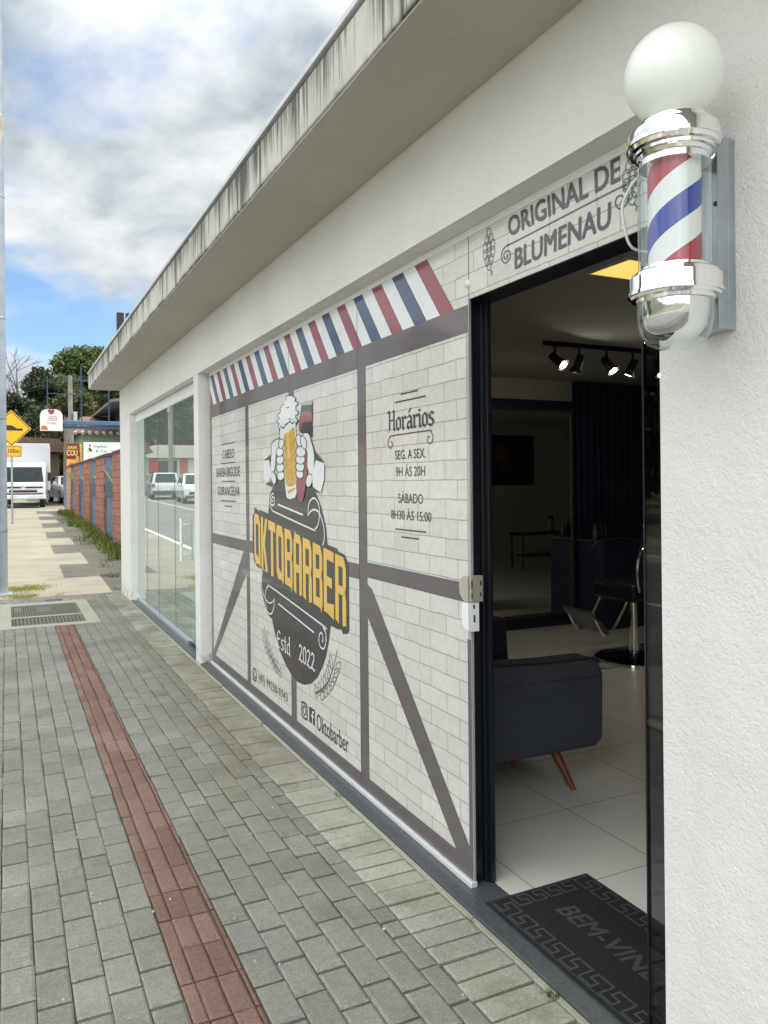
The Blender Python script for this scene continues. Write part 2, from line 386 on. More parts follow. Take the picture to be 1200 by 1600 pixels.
def mk_conc(name, c1, c2, stain=.5, sc=.7):
    n = NT(name); c = n.mix(n.ramp(n.noise(sc, 7, .65), [(.3, 0.), (.7, 1.)]), c1, c2)
    c = n.mix(n.math('MULTIPLY', n.ramp(n.noise(1.0, 6, .7, n.co((.8, 3.0, 1))), [(.5, 0.), (.72, 1.)]), stain), c, mul(c1, .62))
    c = n.mix(1., c, n.ramp(n.noise(90, 4, .7), [(.3, .85), (.7, 1.12)]), 'MULTIPLY')
    n.set('Base Color', c); n.set('Roughness', .92); n.bump(n.noise(120, 4), .4, .004); return n.mat
MAT['sidewalk'] = mk_conc('worn_concrete', (.175, .165, .135), (.275, .26, .215), .75)
MAT['concrete'] = mk_conc('drain_concrete', (.36, .35, .28), (.46, .45, .37), .3)
MAT['asphalt'] = mk_conc('asphalt', (.12, .125, .12), (.17, .17, .165), .2, .4)
MAT['kerb'] = mk_conc('painted_kerb', (.50, .49, .45), (.62, .61, .57), .2)
MAT['soil'] = mk_conc('soil', (.10, .085, .05), (.15, .14, .07), .3, .3)
MAT['iron'] = pm('cast_iron', (.12, .11, .095), .7, .3, .25, 20, .2, 80)
MAT['iron_rust'] = pm('worn_iron', (.17, .155, .125), .75, .1, .25, 14, .2, 80)
def mk_leaf(name, cols, trans=.25):
    n = NT(name); g = n.N.new('ShaderNodeNewGeometry')
    c = n.ramp(g.outputs['Random Per Island'], [(i / (len(cols) - 1), c) for i, c in enumerate(cols)])
    n.set('Base Color', c); n.set('Roughness', .6); n.set('Specular IOR Level', .3)
    tl = n.N.new('ShaderNodeBsdfTranslucent'); n.L.new(c, tl.inputs[0]); m = n.N.new('ShaderNodeMixShader'); m.inputs[0].default_value = trans
    n.L.new(n.b.outputs[0], m.inputs[1]); n.L.new(tl.outputs[0], m.inputs[2]); n.L.new(m.outputs[0], n.out.inputs[0]); return n.mat
MAT['leaf_green'] = mk_leaf('leaf_green', [(.035, .065, .018), (.07, .115, .03), (.10, .14, .045), (.13, .16, .06)])
MAT['leaf_dark'] = mk_leaf('leaf_dark', [(.018, .032, .016), (.03, .05, .025), (.05, .066, .032)])
MAT['leaf_olive'] = mk_leaf('leaf_olive', [(.05, .06, .02), (.08, .085, .03), (.11, .11, .045)])
MAT['grass'] = mk_leaf('grass_blades', [(.07, .11, .02), (.14, .18, .04), (.26, .26, .07)])
MAT['grass_dry'] = mk_leaf('dry_grass', [(.25, .26, .06), (.36, .34, .10), (.16, .21, .05)])
MAT['moss'] = mk_leaf('joint_weed', [(.06, .09, .02), (.10, .13, .03), (.13, .13, .05)])
MAT['bark'] = pm('bark', (.11, .09, .07), .9, 0, .25, 5, .5, 20)
MAT['bark_pale'] = pm('pale_twigs', (.13, .12, .115), .9, 0, .2, 5)

# ------------------------------------------------------------------ ground and street
SLOPE, Y0, Y1 = 0.02, 12.4, 120.0
def g(y): return SLOPE * (min(max(y, Y0), Y1) - Y0)
STN = [-60, -10, 0, 6, 12.4, 20, 30, 43, 60, 80, 100, 120, 160]
def sheet(name, x0, x1, ys, dz, m, thick=None):
    b = MB()
    for a, c in zip(ys[:-1], ys[1:]):
        b.add([(x0, a, g(a) + dz), (x1, a, g(a) + dz), (x1, c, g(c) + dz), (x0, c, g(c) + dz)], [(0, 1, 2, 3)])
        if thick:
            b.add([(x0, a, g(a) + dz - thick), (x0, a, g(a) + dz), (x0, c, g(c) + dz), (x0, c, g(c) + dz - thick)], [(0, 1, 2, 3)])
            b.add([(x1, a, g(a) + dz - thick), (x1, a, g(a) + dz), (x1, c, g(c) + dz), (x1, c, g(c) + dz - thick)], [(0, 1, 2, 3)])
    return tag(b.build(name, m), kind='structure')
def rng_y(a, b): return [a] + [y for y in STN if a < y < b] + [b]
sheet('ground', -900, 900, [-900, -60, 12.4, 120, 900], -.17, MAT['soil'])
sheet('road', -9.0, -.62, rng_y(-60, 160), -.13, MAT['asphalt'])
sheet('forecourt', -30, -.64, rng_y(62, 73.9), -.10, MAT['sidewalk'])
sheet('side_street', -.60, 14, rng_y(39.5, 56), -.02, MAT['sidewalk'])
sheet('kerb', -.62, -.50, rng_y(-60, 39.4), -.002, MAT['kerb'], .13)
sheet('opposite_kerb', -9.12, -9.0, rng_y(-60, 160), 0, MAT['kerb'], .13)
sheet('opposite_pavement', -12.5, -9.12, rng_y(-60, 160), -.004, MAT['sidewalk'])
sheet('sidewalk', -.50, 2.44, rng_y(12.36, 39.5), -.004, MAT['sidewalk'], .12)
sheet('paving_bed', -.50, 1.56, [-8, 0, 12.36], -.014, MAT['joint'])
# painted line in the road
sheet('road_line', -4.9, -4.78, rng_y(-60, 160), -.126, MAT['kerb'])

def pavers(name, mat, cells, bev=.0075, gap=.0018, gy=.0058, tilt=.006, dz=.0015, r=rnd):
    b = MB()
    for (x0, x1, y0, y1) in cells:
        x0 += gap; x1 -= gap; y0 += gy; y1 -= gy
        jx, jy = r.uniform(-.002, .002), r.uniform(-.002, .002); x0 += jx; x1 += jx; y0 += jy; y1 += jy
        zc = r.uniform(-dz, dz); tx, ty = r.gauss(0, tilt), r.gauss(0, tilt); cx, cy = (x0 + x1) / 2, (y0 + y1) / 2
        Z = lambda x, y, d: zc + tx * (x - cx) + ty * (y - cy) + d
        o = [(x0, y0), (x1, y0), (x1, y1), (x0, y1)]; k = bev * r.uniform(.7, 1.4)
        i = [(x0 + k, y0 + k), (x1 - k, y0 + k), (x1 - k, y1 - k), (x0 + k, y1 - k)]
        vs = [(x, y, Z(x, y, -.02)) for x, y in o] + [(x, y, Z(x, y, -k * .55)) for x, y in o] + [(x, y, Z(x, y, 0)) for x, y in i]
        fs = [(8, 9, 10, 11)]
        for q in range(4):
            p = (q + 1) % 4; fs += [(q, p, 4 + p, 4 + q), (4 + q, 4 + p, 8 + p, 8 + q)]
        b.add(vs, fs)
    return tag(b.build(name, mat, recalc=False), kind='structure')
DR = (-.09, 1.005, 9.80, 11.86)      # concrete surround of the drain
def cut(cells, box):
    out = []
    for (x0, x1, y0, y1) in cells:
        if x1 <= box[0] or x0 >= box[1] or y1 <= box[2] or y0 >= box[3]: out.append((x0, x1, y0, y1)); continue
        if y0 < box[2] - .02: out.append((x0, x1, y0, box[2]))
        if y1 > box[3] + .02: out.append((x0, x1, box[3], y1))
        if x0 < box[0] - .02: out.append((x0, box[0], max(y0, box[2]), min(y1, box[3])))
        if x1 > box[1] + .02: out.append((box[1], x1, max(y0, box[2]), min(y1, box[3])))
    return out
grey = []
PW = .1042
xs_l = [.489 - PW * i for i in range(10)]
cols = [(a - PW, a) for a in xs_l[:9]] + [(.703 + PW * i, .703 + PW * (i + 1)) for i in range(5)] + [(1.224, 1.297)]
for ci, (a, c) in enumerate(cols):
    y = -6 + (0.1 if ci % 2 else 0) + rnd.uniform(-.02, .02)
    while y < 12.13:
        ln = .203 + rnd.uniform(-.003, .003)
        if ci == 14: ln = rnd.choice([.1, .2])
        grey.append((a, c, y, min(y + ln, 12.14))); y += ln
for i in range(10):                       # closing row across the end of the paving
    x = -.45 + i * .2; grey.append((x, min(x + .2, 1.3), 12.14, 12.25)); grey.append((x + (.1 if i else 0), min(x + .2 + (.1 if i < 9 else 0), 1.3), 12.25, 12.355))
grey = [c for c in grey if c[1] - c[0] > .03 and c[3] - c[2] > .03]
pavers('pavement', MAT['paver'], cut(grey, DR))
red = []; y = -6
while y < 9.79:
    ln = min(.204, 9.79 - y)
    for a, c in ((.491, .540), (.540, .612), (.612, .684), (.684, .702)): red.append((a, c, y, y + ln))
    y += .204
pavers('tactile_paving', MAT['paver_red'], [c for c in red if c[3] - c[2] > .03], bev=.008, gap=.0022, gy=.003, tilt=.006, dz=.002)
bord = []; y = -6
while y < 12.3:
    ln = .1035 + rnd.uniform(-.002, .002); bord.append((1.298 + rnd.uniform(-.004, .004), 1.532, y, y + ln)); y += ln
pavers('border_paving', MAT['paver_light'], bord, gy=.0055, tilt=.012, dz=.003)
b = MB(); b.box(1.534, 1.558, -6, 12.36, -.05, -.002); tag(b.build('mortar_strip', MAT['concrete'], bevel=.004), kind='structure')

def blades(name, mat, spots, label=None, cat=None, kind=None, r=rnd):
    b = MB()
    for (x, y, z, h, n, sp) in spots:
        for _ in range(n):
            px, py = x + r.gauss(0, sp), y + r.gauss(0, sp); a = r.uniform(0, 6.28); w = h * r.uniform(.04, .09); hh = h * r.uniform(.5, 1.2)
            dx, dy = math.cos(a) * w, math.sin(a) * w; lx, ly = r.gauss(0, hh * .45), r.gauss(0, hh * .45)
            b.add([(px - dx, py - dy, z), (px + dx, py + dy, z), (px + lx * .5 + dx * .7, py + ly * .5 + dy * .7, z + hh * .65), (px + lx, py + ly, z + hh)], [(0, 1, 2), (0, 2, 3)])
    o = b.build(name, mat, recalc=False); return tag(o, label, cat, kind=kind)
weeds = []
for (u_y, n) in ((1.985, 14), (2.0, 10), (2.47, 4), (3.75, 16), (4.05, 3), (5.1, 5), (6.2, 6)):
    weeds.append((1.536, u_y, -.006, .022, n * 2, .012))
for i in range(60):
    weeds.append((rnd.choice([1.297, 1.225, 1.537]), rnd.uniform(3, 9), -.008, .012, 5, .015))
blades('joint_weeds', MAT['moss'], weeds, kind='stuff')
gs = []
for i in range(150): 
    y = rnd.uniform(16.2, 36); x = 2.36 - abs(rnd.gauss(0, .16)) * (1.2 if y > 18 else .8); gs.append((x, y, g(y) - .01, rnd.uniform(.08, .24), 26, .09))
for i in range(40): y = rnd.uniform(12.6, 17); gs.append((2.36 - abs(rnd.gauss(0, .25)), y, g(y), rnd.uniform(.05, .12), 14, .10))
for i in range(10): gs.append((1.75 + rnd.gauss(0, .09), 12.72 + rnd.gauss(0, .12), 0, .05, 18, .05)); gs.append((1.6 + rnd.gauss(0, .1), 14.2 + rnd.gauss(0, .15), .03, .05, 18, .05))
blades('wall_grass', MAT['grass'], gs, kind='stuff')
gd = []
for i in range(60): gd.append((.26 + rnd.gauss(0, .15), 13.35 + rnd.gauss(0, .22), .016, .04, 30, .06))
for i in range(18): gd.append((.18 + rnd.gauss(0, .15), 12.52 + rnd.gauss(0, .06), .0, .05, 22, .05))
for i in range(5): gd.append((.62 + i * .03, 12.48, .0, .04, 10, .02))
blades('kerb_grass', MAT['grass_dry'], gd, kind='stuff')

gb = MB()
for i in range(70):
    x, y, r_ = rnd.uniform(-.1, 1.5), rnd.uniform(2, 9), rnd.uniform(.0025, .006)
    if i < 8: y = rnd.uniform(2.2, 4.5); r_ = rnd.uniform(.005, .008)
    n_ = rnd.randint(4, 6); pts = [(x + r_ * rnd.uniform(.6, 1.2) * math.cos(6.283 * k / n_), y + r_ * rnd.uniform(.6, 1.2) * math.sin(6.283 * k / n_)) for k in range(n_)]
    gb.prism(pts, 'z', .001, .003 + r_ * .5, taper=.7)
tag(gb.build('grit', pm('pale_grit', (.50, .49, .45), .9, 0, .3, 40)), kind='stuff')
# drain
dr = thing('drain_cover', 'rusty iron drain grate in a pale concrete surround beyond the red paving strip', 'drain cover', (.45, 10.8, 0))
b = MB(); x0, x1, y0, y1 = DR
for bx in ((x0, x1, y0, 9.965), (x0, x1, 11.625, y1), (x0, .04, 9.965, 11.625), (.85, x1, 9.965, 11.625), (.04, .85, 10.56, 10.64)): b.box(bx[0], bx[1], bx[2], bx[3], -.05, .002)
b.build('surround', MAT['concrete'], dr)
def grate(name, x0, x1, y0, y1, n, plates):
    b = MB(); b.box(x0, x1, y0, y1, -.04, -.022, 1); fr = .018
    b.box(x0, x1, y0, y0 + fr, -.02, .0); b.box(x0, x1, y1 - fr, y1, -.02, 0); b.box(x0, x0 + fr, y0 + fr, y1 - fr, -.02, 0); b.box(x1 - fr, x1, y0 + fr, y1 - fr, -.02, 0)
    st = (x1 - x0 - 2 * fr) / n
    for i in range(n): b.box(x0 + fr + st * i + st * .3, x0 + fr + st * (i + 1), y0 + fr, y1 - fr, -.02, -.002)
    for p in plates: b.box(*p, -.019, .001)
    return b.build(name, [MAT['iron_rust'], MAT['black']], dr, bevel=.002, seg=1)
grate('grate', .045, .845, 10.64, 11.62, 26, [(.35, .52, 10.95, 11.4), (.075, .17, 11.1, 11.5)])
grate('grate', .06, .845, 9.97, 10.555, 18, [])
dr.children[2]['label'] = 'narrow front grate'

# ------------------------------------------------------------------ the shop building
XW, XG, YE = 1.56, 1.66, 12.42
shop = thing('shop_building', 'white single storey barber shop with flat concrete roof and printed glass front', 'shop', (XW, 2.1, 0))
def P(name, mb, mats, parent=shop, **k): return mb.build(name, mats, parent, **k)
b = MB(); b.box(XW, 1.80, -7.0, 1.542, -.1, 3.06); P('wall', b, MAT['stucco'])
shop.children[-1]['label'] = 'near stucco wall carrying the pole'
b = MB(); b.box(XW, 1.80, 1.542, YE, 2.62, 3.06); P('lintel', b, MAT['stucco'])
b = MB(); b.box(XW, 1.95, 7.07, 7.245, -.02, 2.62); P('column', b, MAT['stucco_low'], bevel=.006)
b = MB(); b.box(XW, 1.80, 11.42, YE, -.06, 2.62); P('column', b, MAT['stucco_low'], bevel=.006)
b = MB(); b.box(1.80, 11.0, YE - .18, YE - .002, -.1, 3.06); b.box(10.8, 11.0, -7, YE - .18, -.1, 3.06); b.box(1.8, 10.8, -7, -6.8, -.1, 3.06); P('back_walls', b, MAT['stucco'])
b = MB(); b.box(1.116, 11.4, -7.3, 12.44, 3.06, 3.268); P('roof_slab', b, [MAT['fascia']], bevel=.006)
roof = shop.children[-1]
# soffit skim: stucco under the slab
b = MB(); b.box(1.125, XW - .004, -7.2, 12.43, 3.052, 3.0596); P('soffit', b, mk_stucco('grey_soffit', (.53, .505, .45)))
b = MB(); b.box(1.104, 1.20, -7.3, 12.45, 3.281, 3.306); P('flashing', b, MAT['flashing'], roof, bevel=.003)
b = MB(); b.box(1.128, 1.30, -7.28, 12.43, 3.266, 3.282); P('flashing_gap', b, MAT['dark_gap'], roof)
# threshold
b = MB(); b.box(1.56, 1.76, 1.545, 7.068, -.08, .004); b.box(1.56, 1.76, 7.25, 11.418, -.08, .004); P('threshold', b, MAT['granite'], bevel=.004)
# floor of the shop
def mk_tile():
    n = NT('porcelain_floor_tile'); br = n.N.new('ShaderNodeTexBrick'); br.offset = 0; n.L.new(n.co((1, 1, 1), (-2.10 + .597 * 6, -2.763 + .597 * 10, 0)), br.inputs[0])
    br.inputs['Scale'].default_value = 1; br.inputs['Brick Width'].default_value = .597; br.inputs['Row Height'].default_value = .597; br.inputs['Mortar Size'].default_value = .0022; br.inputs['Mortar Smooth'].default_value = .1
    br.inputs['Color1'].default_value = (.74, .72, .68, 1); br.inputs['Color2'].default_value = (.77, .75, .71, 1); br.inputs['Mortar'].default_value = (.22, .20, .18, 1)
    n.set('Base Color', n.mix(1., br.outputs[0], n.ramp(n.noise(2.5, 5, .6), [(.3, .94), (.7, 1.03)]), 'MULTIPLY')); n.set('Roughness', .22); n.set('Specular IOR Level', .5); return n.mat
MAT['tile'] = mk_tile()
b = MB(); b.box(1.76, 10.8, 1.1, 12.2, -.08, .006); P('floor', b, MAT['tile'])
shop.children[-1].location = shop.children[-1].location
CEIL = pm('ceiling_paint', (.42, .41, .37), .9, 0, .04)
b = MB(); b.box(1.80, 10.8, .9, 12.2, 2.75, 2.80); P('ceiling', b, CEIL)
INW = pm('interior_wall_paint', (.52, .49, .41), .85, 0, .05)
NAVY = pm('navy_panel_paint', (.012, .021, .062), .5, 0, .2, 3)
def mk_slat():
    n = NT('navy_slat_wall'); w = n.N.new('ShaderNodeTexWave'); w.wave_type = 'BANDS'; w.bands_direction = 'X'; w.inputs['Scale'].default_value = 3.2; n.L.new(n.co(), w.inputs[0])
    n.set('Base Color', n.mix(w.outputs[1], (.006, .010, .030), (.013, .022, .062))); n.set('Roughness', .45); n.bump(w.outputs[1], .6, .02); return n.mat
b = MB(); b.box(1.95, 10.8, 7.06, 7.24, 0, 2.75); P('partition', b, INW)
b = MB(); b.box(1.80, 10.8, .96, 1.10, 0, 2.75); P('side_wall', b, INW)
b = MB(); b.box(5.80, 9.5, 6.985, 7.058, .006, 2.735); P('slat_panel', b, mk_slat())
b = MB(); b.box(1.95, 5.797, 7.01, 7.058, 2.40, 2.515); P('navy_trim', b, NAVY)
b = MB(); b.box(1.95, 5.797, 7.012, 7.058, .006, .40); P('navy_skirting', b, NAVY)
# glazing : panel frame (x = along the glass to the right, y = up, z = towards the street)
FM = Matrix(((0, 0, -1, XG), (-1, 0, 0, 7.02), (0, 1, 0, 0), (0, 0, 0, 1)))
SHM = Matrix.Translation(-shop.location) @ FM
def ray(u, v): return CAM_M @ Vector(((u - CX) / FPX, (VH - v) / FPX, -1))
def fp(u, v):                               # a point of the printed film, in panel coordinates
    d = ray(u, v); t = XG / d.x; return (7.02 - t * d.y, CAMH + t * d.z)
def zf(ox, oy, k): return lambda pts: [fp(ox + a * k, oy + c * k) for a, c in pts]
def FP(name, mb, mats, parent=None, **k):
    return mb.build(name, mats, parent or shop, matrix=SHM if parent is None else Matrix.Identity(4), **k)
GT = 2.592
MAT['edge_glass'] = pm('glass_edge', (.34, .36, .34), .3)
for i, (a, c) in enumerate(((-.01, 2.178), (2.182, 3.282), (3.286, 4.375))):
    b = MB(); b.box(a, c, .012, GT, -.010, 0.0); b.m = [1, 0, 1, 1, 1, 1]
    o = FP('glass_panel', b, [MAT['f_brick'], MAT['edge_glass']])
    if i == 2: o['label'] = 'sliding door leaf with the opening hours'
b = MB(); b.box(4.381, 5.9, 2.345, GT, -.010, 0.0); b.m = [1, 0, 1, 1, 1, 1]; transom = FP('transom_panel', b, [MAT['f_brick'], MAT['edge_glass']])
b = MB(); b.box(-.01, 4.378, .004, .030, -.016, .016); FP('glass_rail', b, MAT['rail'], bevel=.005)
b = MB(); b.box(-.01, 6.0, GT, 2.619, -.03, .004); FP('head_profile', b, MAT['white_plastic'])
# timber print
b = MB(); D = .001
def rect(b, s0, s1, z0, z1, d, m=0): b.poly([(s0, z0), (s1, z0), (s1, z1), (s0, z1)], d, m)
Lt, Rt = 0.0, 4.372
V1, V2, V3 = (1.145, 1.235), (2.185, 2.275), (3.28, 3.385)
rect(b, Lt, Rt, 2.215, 2.325, D)
rect(b, Lt, Rt, .03, .105, D)
rect(b, Lt, .055, .105, 2.215, D)
rect(b, *V1, .105, 2.215, D); rect(b, *V2, .105, 2.215, D); rect(b, *V3, .105, 2.215, D)
rect(b, .055, V1[0], 1.095, 1.185, D); rect(b, V1[1], V2[0], 1.10, 1.19, D); rect(b, V2[1], V3[0], 1.115, 1.195, D); rect(b, V3[1], 4.372, 1.135, 1.213, D)
b.poly([(V1[0], 1.095), (V1[0], .93), (.13, .105), (.055, .105), (.055, .13), (1.06, 1.095)], D)
b.poly([(V3[1], 1.10), (3.44, 1.08), (4.372, .13), (4.372, .105), (4.24, .105), (3.385, .93)], D)
b.poly([(4.345, .105), (4.372, .105), (4.372, .99), (4.345, .99)], D + .0004)
vin = FP('vinyl_print', b, MAT['f_timber'])
rect_b = MB(); rect(rect_b, 4.352, 4.374, .105, 2.215, .0012); FP('door_edge_strip', rect_b, film('pale_edge_vinyl', (.42, .39, .39)), vin)
# stripes
n_s = 19; bw = []
top0, top1 = .31, 4.045; bot0, bot1 = .075, 4.256
for k in range(n_s + 3):
    pass
sb = MB(); tz, bz = GT - .001, 2.325
step = .1148
seq = ['w', 'r', 'w', 'n']
x_t = 4.04; i = 0
order = ['r', 'w', 'n', 'w']
while x_t > -.2:
    w = step; a_t, b_t = x_t - w, x_t; sh = .224; a_b, b_b = a_t + sh, b_t + sh
    pts = [(max(a_b, 0), bz), (max(b_b, 0), bz), (max(b_t, 0), tz), (max(a_t, 0), tz)]
    if b_b > .01:
        if b_t < 0: 
            f = (0 - b_t) / sh; zz = tz + (bz - tz) * f; pts = [(max(a_b, 0), bz), (b_b, bz), (0, zz)]
        elif a_t < 0: 
            f = (0 - a_t) / sh; zz = tz + (bz - tz) * min(f, 1); pts = [(max(a_b, 0), bz), (b_b, bz), (b_t, tz), (0, tz)] + ([(0, zz)] if f < 1 else [])
        sb.poly(pts, D, {'r': 0, 'w': 1, 'n': 2}[order[i % 4]])
    x_t -= w; i += 1
FP('stripe_band', sb, [MAT['f_red'], MAT['f_white'], MAT['f_navy']], vin)
# faint seams between panes continue over the band
b = MB()
for s in (2.180, 3.284): rect(b, s - .0025, s + .0025, .03, GT, .0016)
FP('pane_seam', b, MAT['f_ink'], vin)

# ---- lettering helpers
FONT = bpy.data.curves.new('tmp', 'FONT').font
def text_mb(txt, x0, x1, y0, y1, d, bold=0.0, shear=0.0, rise=0.0, spacing=1.0, mi=0, mb=None):
    cu = bpy.data.curves.new('txt', 'FONT'); cu.body = txt; cu.size = 1; cu.space_character = spacing; cu.resolution_u = 3
    o = bpy.data.objects.new('txt', cu); COL.objects.link(o)
    dg = bpy.context.evaluated_depsgraph_get(); me = bpy.data.meshes.new_from_object(o.evaluated_get(dg))
    xs = [v.co.x for v in me.vertices]; ys = [v.co.y for v in me.vertices]; ax, bx, ay, by = min(xs), max(xs), min(ys), max(ys)
    mb = mb or MB(); vs = []
    bw = bold * (x1 - x0) / (bx - ax); bh = bold * (y1 - y0) / (by - ay)
    for q, (ox, oy) in enumerate(((0, 0), (1, .6), (-1, -.6), (1, -.6), (-1, .6)) if bold else ((0, 0),)):
        vs = []
        for v in me.vertices:
            tx = (v.co.x - ax) / (bx - ax); ty = (v.co.y - ay) / (by - ay)
            vs.append((x0 + (x1 - x0) * tx + shear * ty + ox * bw, y0 + (y1 - y0) * ty + rise * tx + oy * bh, d + q * .00006))
        mb.add(vs, [tuple(p.vertices) for p in me.polygons], mi)
    bpy.data.objects.remove(o); bpy.data.curves.remove(cu); bpy.data.meshes.remove(me)
    return mb
GLY = {
 'H': (.60, [[(.0, .9), (.06, 1), (.13, .93), (.13, .06), (.05, 0)], [(.13, .50), (.44, .54)], [(.36, .93), (.44, 1), (.46, .9), (.46, .08), (.54, 0)]]),
 'o': (.42, [[(.06, .5), (.06, .13), (.19, .0), (.33, .12), (.33, .5), (.2, .63), (.06, .5)]]),
 'r': (.36, [[(.03, .62), (.1, .53), (.1, .06), (.16, 0)], [(.1, .48), (.24, .62), (.33, .52)]]),
 'a': (.44, [[(.06, .55), (.2, .63), (.33, .5), (.33, .08), (.4, 0)], [(.33, .35), (.1, .3), (.06, .12), (.16, 0), (.33, .14)]]),
 'i': (.24, [[(.03, .62), (.1, .55), (.1, .08), (.18, 0)], [(.07, .82), (.13, .76)]]),
 's': (.40, [[(.32, .54), (.2, .63), (.07, .5), (.12, .36), (.27, .28), (.33, .14), (.2, 0), (.03, .08)]]),
 'E': (.48, [[(.4, .86), (.22, 1), (.06, .8), (.06, .2), (.2, 0), (.4, .13)], [(.06, .5), (.36, .55)]]),
 't': (.34, [[(.14, .88), (.14, .1), (.23, 0), (.31, .07)], [(.02, .6), (.29, .63)]]),
 'd': (.46, [[(.28, 1), (.34, .9), (.34, .08), (.42, 0)], [(.34, .5), (.2, .63), (.06, .5), (.06, .13), (.18, 0), (.34, .14)]]),
 '2': (.44, [[(.05, .78), (.16, .97), (.33, .84), (.29, .58), (.05, .06)], [(.03, .05), (.2, .12), (.33, 0), (.41, .1)]]),
 '0': (.42, [[(.06, .8), (.06, .2), (.19, 0), (.33, .18), (.33, .8), (.2, 1), (.06, .8)]]),
 "á": (.44, None), ' ': (.2, [])}
GLY["á"] = (.44, GLY['a'][1] + [[(.17, .78), (.3, .95)]])
def black_mb(txt, x0, x1, y0, y1, d, mb=None, nib=.12, rise=0.):
    mb = mb or MB(); tot = sum(GLY[c][0] for c in txt); sx = (x1 - x0) / tot; sy = y1 - y0; cx = 0; k = 0
    for c in txt:
        for st in GLY[c][1]:
            for p, q in zip(st[:-1], st[1:]):
                n = Vector((nib * .45 * .8, nib * .45 * .62)); dd = Vector((q[0] - p[0], q[1] - p[1])); pr = Vector((-dd.y, dd.x)).normalized() * nib * .16
                if abs(pr.normalized().dot(n.normalized())) < .5: n = n + pr * (1 if pr.dot(n) >= 0 else -1)
                e = dd.normalized() * nib * .06; p2 = (p[0] - e.x, p[1] - e.y); q2 = (q[0] + e.x, q[1] + e.y)
                pts = [(p2[0] - n.x, p2[1] - n.y), (p2[0] + n.x, p2[1] + n.y), (q2[0] + n.x, q2[1] + n.y), (q2[0] - n.x, q2[1] - n.y)]
                T = lambda a: (x0 + (cx + a[0]) * sx, y0 + a[1] * sy + rise * (cx + a[0]) / tot)
                mb.poly([T(a) for a in pts], d + k * .00004); k += 1
        cx += GLY[c][0]
    return mb
def spiral(c, r0, r1, a0, turns, n=26, sx=1., sy=1.):
    out = []
    for i in range(n + 1):
        t = i / n; a = a0 + turns * 2 * math.pi * t; r = r0 + (r1 - r0) * t; out.append((c[0] + sx * r * math.cos(a), c[1] + sy * r * math.sin(a)))
    return out
INK = MAT['f_ink']
DI = .0022
# opening hours
b = black_mb('Horários', 3.640, 4.098, 1.866, 1.962, DI, rise=.0, nib=.13); FP('hours_title', b, INK, vin)
b = text_mb('SEG. A SEX.', 3.714, 4.012, 1.728, 1.771, DI); FP('hours_text', b, INK, vin)
b = text_mb('9H ÁS 20H', 3.718, 4.006, 1.648, 1.704, DI); FP('hours_text', b, INK, vin)
b = text_mb('SÁBADO', 3.743, 3.984, 1.524, 1.580, DI); FP('hours_text', b, INK, vin)
b = text_mb('8H30 ÁS 15:00', 3.666, 4.058, 1.447, 1.500, DI); FP('hours_text', b, INK, vin)
b = MB()
for s0, s1, z in ((3.778, 3.948, 2.031), (3.72, 4.018, 1.998), (3.71, 4.008, 1.400), (3.77, 3.942, 1.366)): b = MB(); rect(b, s0, s1, z - .003, z + .003, DI); FP('rule', b, INK, vin)
b = MB()
sw = lambda q: [(x_, 1.843 + (z_ - 1.803) * .72) for x_, z_ in q]
b.ribbon(smoothpath(sw([(3.66, 1.795), (3.70, 1.803), (4.03, 1.806), (4.065, 1.795), (4.08, 1.765), (4.07, 1.735), (4.05, 1.727), (4.03, 1.742), (4.035, 1.765), (4.052, 1.768)]), 5), .005, DI)
FP('scroll_rule', b, INK, vin); b = MB()
b.ribbon(smoothpath(sw([(3.66, 1.795), (3.64, 1.77), (3.645, 1.735), (3.665, 1.722), (3.685, 1.738), (3.68, 1.762), (3.665, 1.764)]), 5), .005, DI + .0001)
FP('scroll_rule', b, INK, vin)
# services
b = text_mb('CABELO', .440, .812, 1.833, 1.909, DI); FP('service_text', b, INK, vin)
b = text_mb('BARBA/BIGODE', .226, .985, 1.681, 1.760, DI); FP('service_text', b, INK, vin)
b = text_mb('SOBRANCELHA', .257, .968, 1.525, 1.600, DI); FP('service_text', b, INK, vin)
b = MB()
for s0, s1, z in ((.424, .845, 1.957), (.392, .838, 1.796), (.392, .842, 1.643), (.372, .84, 1.480), (.489, .731, 1.436)): b = MB(); rect(b, s0, s1, z - .004, z + .004, DI); FP('rule', b, INK, vin)
# phone and accounts
b = text_mb('(47) 99250-9743', 1.445, 2.095, .156, .232, DI); FP('phone_number', b, INK, vin)
b = MB(); b.ribbon([(1.335 + .046 * math.cos(t) * 1.0, .192 + .046 * math.sin(t)) for t in [2 * math.pi * i / 20 for i in range(20)]], .011, DI, closed=True)
b.poly([(1.297, .165), (1.286, .140), (1.318, .150)], DI); b.ribbon(smoothpath([(1.315, .212), (1.320, .188), (1.348, .172), (1.358, .182)], 4), .012, DI); FP('phone_icon', b, INK, vin)
b = text_mb('Oktobarber', 2.636, 3.116, .148, .248, DI); FP('account_name', b, INK, vin)
b = MB(); cxx, cyy, q = 2.421, .205, .048
rr = [(cxx + sx * (q - .02) + .02 * math.cos(a), cyy + sy * (q - .02) + .02 * math.sin(a)) for sx, sy, aa in ((1, 1, 0), (-1, 1, 90), (-1, -1, 180), (1, -1, 270)) for a in (R(aa), R(aa + 45), R(aa + 90))]
b.ribbon(rr, .012, DI, closed=True); b.ribbon([(cxx + .027 * math.cos(t), cyy + .027 * math.sin(t)) for t in [2 * math.pi * i / 16 for i in range(16)]], .010, DI, closed=True)
b.poly([(cxx + .03, cyy + .03), (cxx + .04, cyy + .03), (cxx + .04, cyy + .04), (cxx + .03, cyy + .04)], DI); FP('photo_app_icon', b, INK, vin)
